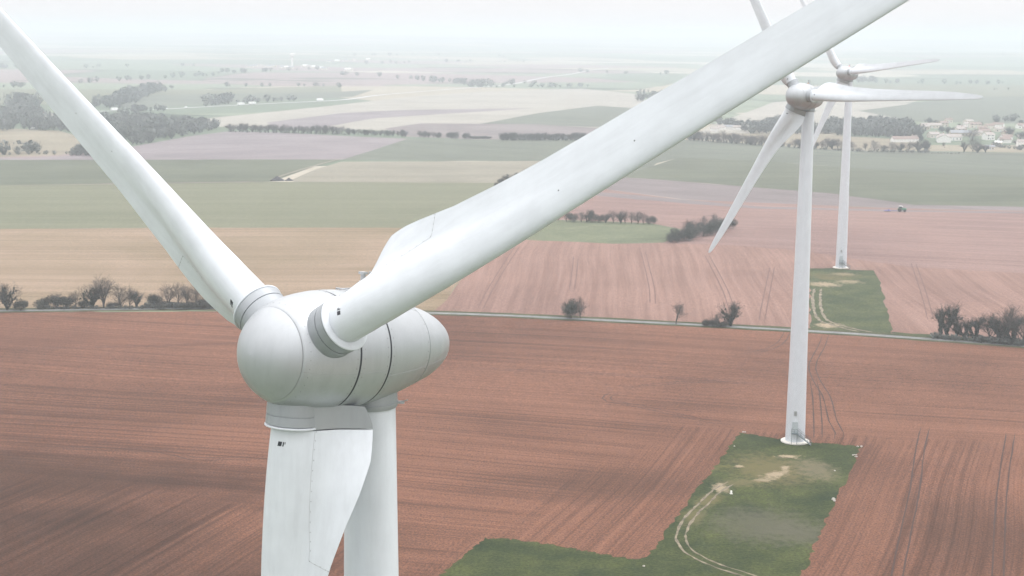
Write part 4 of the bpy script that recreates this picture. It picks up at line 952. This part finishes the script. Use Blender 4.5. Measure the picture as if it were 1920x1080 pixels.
hedge([(432, 248), (540, 250), (645, 253)], 2.6, 2, gap=.3, wid=2); hedge([(942, 263), (1104, 264)], 3.5, 2, gap=.05, wid=2)
hedge([(1745, 288), (1800, 289)], 1.5, 2, gap=.1, wid=1); hedge([(1868, 276), (1920, 282)], 4, 2, gap=.1, wid=3)
hedge([(70, 580), (270, 579)], 1.3, 0.7, gap=.05, wid=.6); hedge([(270, 578), (446, 578)], 2.0, 0.6, gap=.05, wid=.7); hedge([(1752, 635), (1920, 649), (1960, 652)], 2.0, .6, gap=.05, wid=.8)

# ------------------------------------------------------------------ houses
W1 = plain('cream render wall', (0.62, 0.57, 0.50), 0.9); W2 = plain('stone wall', (0.48, 0.43, 0.36), 0.9); W3 = plain('white wall', (0.76, 0.75, 0.72), 0.85)
R1 = plain('terracotta roof', (0.22, 0.165, 0.145), 0.9, 0.2); R2 = plain('weathered pale roof', (0.31, 0.275, 0.255), 0.9, 0.2); R3 = plain('grey roof', (0.22, 0.23, 0.25), 0.8, 0.2); R4 = plain('sheet metal white roof', (0.78, 0.8, 0.8), 0.4)
M_win = plain('dark window glass', (0.03, 0.04, 0.05), 0.2); M_chim = plain('brick chimney', (0.35, 0.22, 0.17), 0.9)
def house(u, v, L, D, Hh, rz, wm, rm, label, windows=True, rh=None, name='house', cat='house', grp='houses of the village on the right'):
    p = at(u, v); root = empty(name, p, rz); tag(root, label, cat, grp); rh = rh or D * 0.26
    m = MB(); x, y = L / 2, D / 2
    m.add([(-x, -y, -1), (x, -y, -1), (x, y, -1), (-x, y, -1), (-x, -y, Hh), (x, -y, Hh), (x, y, Hh), (-x, y, Hh), (-x, 0, Hh + rh), (x, 0, Hh + rh)],
          [(0, 1, 5, 4), (2, 3, 7, 6), (1, 2, 6, 9, 5), (3, 0, 4, 8, 7), (3, 2, 1, 0)])
    obj('wall', m.build('wall'), wm, root)
    m = MB(); ov = 0.35; zz_ = Hh - ov * rh / y; t_ = 0.22
    for sg in (-1, 1):
        A = [(-x - ov, sg * (y + ov), zz_ + 0.02), (x + ov, sg * (y + ov), zz_ + 0.02), (x + ov, 0, Hh + rh + 0.02), (-x - ov, 0, Hh + rh + 0.02)]
        A += [(a, b, c + t_) for a, b, c in A]; m.add(A, [(0, 1, 2, 3), (4, 7, 6, 5), (0, 4, 5, 1), (1, 5, 6, 2), (3, 2, 6, 7), (0, 3, 7, 4)])
    rf = obj('roof', m.build('roof'), rm, root)
    if windows:
        m = MB(); m.box((x * 0.55, 0.3, Hh + rh + 0.5), (0.6, 0.8, 1.4)); obj('chimney', m.build('chimney'), M_chim, rf)
        wm_ = MB(); wm_.box((0, 0, 0), (0.95, 0.08, 1.3)); wme = wm_.build('window')
        nW = max(2, int(L / 3.2))
        for k_ in range(nW):
            xx = -x + (k_ + 0.5) * L / nW
            for fl in range(1 if Hh < 4 else 2):
                o = obj('window', wme, M_win, root); o.location = (xx, -y - 0.02, 1.5 + fl * 2.7)
        m = MB(); m.box((0, -y - 0.03, 1.0), (0.95, 0.1, 2.1)); obj('door', m.build('door'), M_door, root)
    return root
HS = [
 (1696, 266, 24, 8, 3.0, 0.12, W3, R1, 'long low white barn at the left front of the village', False),
 (1716, 262, 6, 6, 3.6, 0.1, W1, R2, 'small cream house at the right end of the long low barn'),
 (1769, 266, 22, 12, 4.2, 1.35, W3, R2, 'large white gabled house in the middle of the village front'),
 (1785, 263, 16, 9, 3.4, 0.05, W3, R2, 'white house joined to the right of the large gabled house'),
 (1750, 258, 10, 8, 3.4, 0.2, W1, R2, 'cream house behind the left shoulder of the large gabled house'),
 (1800, 255, 20, 9, 3.4, 0.0, W2, R3, 'long grey roofed house behind the white front houses'),
 (1799, 250, 9, 7, 4.6, 0.3, W1, R2, 'tall cream house above the grey roofed house'),
 (1853, 262, 9, 8, 4.8, 0.25, W3, R2, 'square white house right of the big bare village tree'),
 (1842, 248, 8, 7, 4.0, -0.2, W1, R1, 'terracotta roofed house above the square white house'),
 (1874, 247, 11, 7, 3.2, 0.1, W1, R2, 'wide cream house at the centre right of the village'),
 (1915, 241, 10, 8, 3.6, 0.1, W3, R1, 'white house at the right edge of the village'),
 (1872, 272, 6, 4, 2.6, -0.5, W2, R4, 'small shed with bright metal roof near the village right front'),
 (1855, 281, 8, 5, 2.8, 0.1, W1, R3, 'low cream shed beside the road at the village right front'),
 (1916, 262, 8, 6, 3.2, -0.2, W1, R2, 'cream house between trees at the right edge'),
 (1745, 240, 22, 8, 3.2, 0.15, W1, R2, 'long pale barn at the upper left of the village'),
 (1768, 238, 9, 7, 4.4, 0.3, W2, R1, 'terracotta roofed stone house above the long pale barn'),
 (1732, 243, 10, 7, 3.2, 0.1, W2, R2, 'stone house at the upper left corner of the village'),
 (1778, 230, 8, 6, 3.4, 0.2, W1, R1, 'isolated small house on the rise behind the village'),
 (1828, 240, 12, 8, 4.0, 0.0, W1, R1, 'house with long terracotta roof at the top middle of the village'),
 (1812, 238, 8, 6, 3.4, 0.4, W3, R2, 'small white house left of the long terracotta roof'),
]
for h_ in HS: house(*h_)
rg_ = random.Random(5); placed = [(h_[0], h_[1]) for h_ in HS]; nn = 0
tones = ['cream', 'pale', 'stone', 'white']
while nn < 24:
    u = rg_.uniform(1790, 1990); v = rg_.uniform(232, 276)
    if v > 262 and u < 1862: continue
    if any(abs(u - a) < 9 and abs(v - b) < 4 for a, b in placed): continue
    placed.append((u, v))
    house(u, v, rg_.uniform(7, 12), rg_.uniform(6, 8), rg_.uniform(2.8, 4.4), rg_.uniform(-0.6, 0.6), rg_.choice([W1, W2, W3]), rg_.choice([R1, R2, R2, R1]), 'small hazy village house, ' + ordw[nn] + ' of those scattered behind the village front', False); nn += 1
# the far hamlet by the water tower and the sheds in front of the wood
nn = 0
for u, v in [(470, 127), (478, 126), (487, 125), (495, 127), (503, 127), (512, 126), (530, 128), (538, 129), (546, 129), (572, 126), (580, 127), (590, 128), (601, 130), (608, 131), (618, 117), (632, 116), (648, 115), (664, 114), (652, 133), (656, 133), (690, 113)]:
    house(u, v, 14, 10, 4.5, rg_.uniform(-0.5, 0.5), W1, rg_.choice([R2, R3, R4]), 'tiny pale building, ' + ordw[nn] + ' from the left in the distant hamlet', False, grp='buildings of the distant hamlet'); nn += 1
p = at(548, 124); wtw = empty('water_tower', p); tag(wtw, 'pale slender water tower in the distant hamlet', 'water tower')
obj('shaft', mesh('shaft', *lathe([(-1, 3.2), (24, 2.6)], 20, 'Z')), W3, wtw); obj('tank', mesh('tank', *lathe([(23, 2.6), (27, 7), (33, 7.4), (35, 4), (35.5, 0.1)], 24, 'Z')), W3, wtw)
nn = 0
for u, v, L in [(1352, 243, 8), (1366, 242, 10), (1382, 243, 8), (1410, 243, 12), (1340, 246, 8), (1490, 247, 14), (1502, 246, 9)]:
    house(u, v, L, 6, 2.6, rg_.uniform(-.3, .3), W3, rg_.choice([R3, R4, R2]), 'small pale shed, ' + ordw[nn] + ' from the left in front of the wood left of the village', False, name='shed', cat='shed', grp='sheds in front of the wood'); nn += 1
house(75, 223, 14, 8, 4, 0.1, W1, R3, 'dark roofed farmhouse among the trees at the far left', True, name='farmhouse', grp='farm at the far left')
house(27, 226, 8, 4, 3, 0.5, W1, R4, 'small blue white roofed building in the left wood', False, name='farmhouse', grp='farm at the far left')

# ------------------------------------------------------------------ vehicles
M_tyre = plain('black tyre', (0.03, 0.03, 0.032), 0.9); M_grn = plain('tractor green paint', (0.05, 0.22, 0.12), 0.5); M_wh = plain('white vehicle paint', (0.8, 0.8, 0.8), 0.35); M_bl = plain('blue implement paint', (0.06, 0.06, 0.28), 0.5)
def wheel(rr, w):
    V, F = lathe([(-w / 2, rr * 0.55), (-w / 2, rr * 0.92), (-w * 0.35, rr), (w * 0.35, rr), (w / 2, rr * 0.92), (w / 2, rr * 0.55), (w * 0.3, 0.05), (-w * 0.3, 0.05), (-w / 2, rr * 0.55)], 20)
    me = mesh('wheel', V, F); me.transform(Matrix.Rotation(math.pi / 2, 4, 'Z')); return me
p = at(1690, 397); tr = empty('tractor', p, a_main); tag(tr, 'green tractor working along the furrow in the far pale red field', 'tractor')
m = MB(); m.box((1.35, 0, 1.5), (2.4, 0.95, 0.95)); m.box((2.5, 0, 1.35), (0.25, 0.8, 0.75)); m.box((0, 0, 1.0), (4.2, 0.6, 0.45)); m.box((-0.9, 1.0, 1.95), (1.7, 0.55, 0.12)); m.box((-0.9, -1.0, 1.95), (1.7, 0.55, 0.12)); m.tube([(1.2, 0.35, 1.9), (1.2, 0.35, 2.9)], 0.06, 6)
obj('body', m.build('body'), M_grn, tr)
m = MB(); m.box((-0.5, 0, 2.35), (1.5, 1.4, 1.1)); cab = obj('cab', m.build('cab'), M_win, tr); m = MB(); m.box((-0.5, 0, 2.98), (1.8, 1.6, 0.16)); obj('cab_roof', m.build('cab_roof'), M_wh, tr)
wb, wf_ = wheel(1.0, 0.6), wheel(0.7, 0.5)
for x, y_, me_, z_ in ((-0.9, 1.05, wb, 1.0), (-0.9, -1.05, wb, 1.0), (1.7, 0.95, wf_, 0.7), (1.7, -0.95, wf_, 0.7)): obj('wheel', me_, M_tyre, tr, (x, y_, z_))
p = at(1664, 397); im = empty('harrow', p, a_main); tag(im, 'blue harrow drawn behind the green tractor', 'harrow')
m = MB(); m.box((0, 0, 0.7), (3.4, 2.6, 0.14)); m.box((0.6, 0, 1.0), (0.8, 0.7, 0.5)); m.tube([(1.7, 0, 0.7), (5.0, 0, 0.8)], 0.08, 6); obj('frame', m.build('frame'), M_bl, im)
tn = MB(); tn.tube([(0, 0, 0.7), (0.1, 0, 0.3), (-0.15, 0, 0.0)], 0.05, 5); tn = tn.build('tine')
for i in range(6):
    for x in (-1.3, 0, 1.3): obj('tine', tn, M_dark, im, (x, -1.2 + i * 0.48, 0))
def road_vehicle(u, v, label, big=False):
    p = at(u, v, 0.5); q = at(u + 10, v - 0.6); r_ = empty('lorry' if big else 'car', p, math.atan2(q.y - p.y, q.x - p.x)); tag(r_, label, 'lorry' if big else 'car', 'vehicles on the far motorway')
    L = 12 if big else 4.6; m = MB()
    if big: m.box((-1, 0, 2.3), (9.5, 2.5, 2.9)); m.box((5.0, 0, 1.8), (1.9, 2.4, 2.5))
    else: m.box((0, 0, 0.75), (4.6, 1.9, 0.8)); m.box((-0.3, 0, 1.35), (2.6, 1.7, 0.6))
    obj('body', m.build('body'), M_wh, r_); w_ = wheel(0.5 if big else 0.35, 0.3)
    for x in ((-4, 4.5) if big else (-1.4, 1.4)):
        for s_ in (-1, 1): obj('wheel', w_, M_tyre, r_, (x, s_ * 0.95, 0.4))
for u, v, l, b_ in [(312, 205, 'white van leftmost on the far motorway', False), (349, 203, 'white car second on the far motorway from the left', False), (452, 198, 'white lorry in the middle of the far motorway', True), (473, 196.6, 'white lorry just right of the other one on the far motorway', True), (600, 190, 'small white lorry on the far motorway before the row of trees', True), (215, 208.5, 'white lorry beside the dark wood at the left end of the motorway', True)]: road_vehicle(u, v, l, b_)
p = at(62, 242); vv = empty('van', p, 0.1); tag(vv, 'white van parked below the left wood at the edge of the tan field', 'van')
m = MB(); m.box((0, 0, 1.3), (5.2, 2, 1.9)); m.box((2.9, 0, 0.95), (0.9, 1.9, 1.1)); obj('body', m.build('body'), M_wh, vv)
w_ = wheel(0.38, 0.25)
for x in (-1.6, 2.2):
    for s_ in (-1, 1): obj('wheel', w_, M_tyre, vv, (x, s_ * 0.95, 0.35))

# heaps, stones, posts
def heap(name, u, v, L, Hh, mat, label, cat, seed, grp=None):
    rg = np.random.default_rng(seed); p = at(u, v); V = []; F = []; n, k_ = 26, 9
    for j in range(k_):
        f = j / (k_ - 1)
        for i in range(n):
            a = 6.2832 * i / n; rr = (1 - f) * (1 + rg.normal(0, 0.07)); V.append((math.cos(a) * rr * L / 2, math.sin(a) * rr * L / 3, Hh * f ** 0.8 * (1 + rg.normal(0, 0.05)) - (0.2 if j == 0 else 0)))
    for j in range(k_ - 1):
        for i in range(n): a = j * n + i; b = j * n + (i + 1) % n; F.append((a, b, b + n, a + n))
    o = obj(name, mesh(name, V, F), mat, None, p); tag(o, label, cat, grp); return o
M_heap = plain('dark manure', (0.05, 0.05, 0.055), 0.95, 0.4, 2)
heap('manure_heap', 520, 339, 9.5, 3.0, M_heap, 'larger dark manure heap on the field track', 'heap', 1, 'manure heaps on the track'); heap('manure_heap', 542, 339, 5.5, 1.9, M_heap, 'smaller dark manure heap right of the larger one', 'heap', 2, 'manure heaps on the track')
M_stone = plain('pale fieldstone', (0.36, 0.34, 0.31), 0.9, 0.25, 3)
def stone(name, loc, s, seed, parent=None):
    bm = bmesh.new(); bmesh.ops.create_icosphere(bm, subdivisions=2, radius=1); rg = np.random.default_rng(seed); d = rg.normal(0, 1, (6, 3))
    for v in bm.verts:
        k_ = 1 + 0.16 * sum(math.sin(3 * v.co.dot(Vector(d[i])) + i) for i in range(3)) / 1.5; v.co = Vector((v.co.x * k_ * s, v.co.y * k_ * s * 0.8, v.co.z * k_ * s * 0.6))
    me = bpy.data.meshes.new(name); bm.to_mesh(me); bm.free(); return obj(name, me, M_stone, parent, loc)
for i, (u, v, n, lab) in enumerate([(1603, 855, 6, 'pile of pale stones at the right rim of the nearer pad below its corner'), (1612, 838, 3, 'two or three stones at the top right corner of the nearer pad'), (1564, 937, 6, 'pile of pale stones halfway down the right rim of the nearer pad'), (1396, 812, 4, 'low line of pale stones at the top left corner of the nearer pad')]):
    r_ = empty('stone_pile', at(u, v)); tag(r_, lab, 'stone pile', 'stone piles round the nearer pad')
    for k_ in range(n): stone('stone', (random.uniform(-0.55, 0.55), random.uniform(-0.9, 0.9), 0.1), random.uniform(0.16, 0.34), i * 10 + k_, r_)
for u, v, s, lab in [(1377, 837, .22, 'single small stone in the grass below the top left corner of the nearer pad'), (1565, 883, .2, 'single pale stone in the grass right of the worn patch'), (1207, 1062, .25, 'single brownish stone in the lower grass strip')]:
    o = stone('stone', at(u, v, 0.08), s, int(u)); tag(o, lab, 'stone', 'single stones in the grass')
p = at(1371, 926); pb = empty('marker_post', p); tag(pb, 'small white marker cap standing in the grass beside the rutted track', 'marker post')
obj('post', mesh('post', *lathe([(-0.1, 0.2), (0.6, 0.2), (0.68, 0.14), (0.7, 0.01)], 16, 'Z')), W3, pb); m = MB(); m.box((0, 0, 0.05), (0.55, 0.55, 0.12)); obj('base', m.build('base'), M_conc, pb)
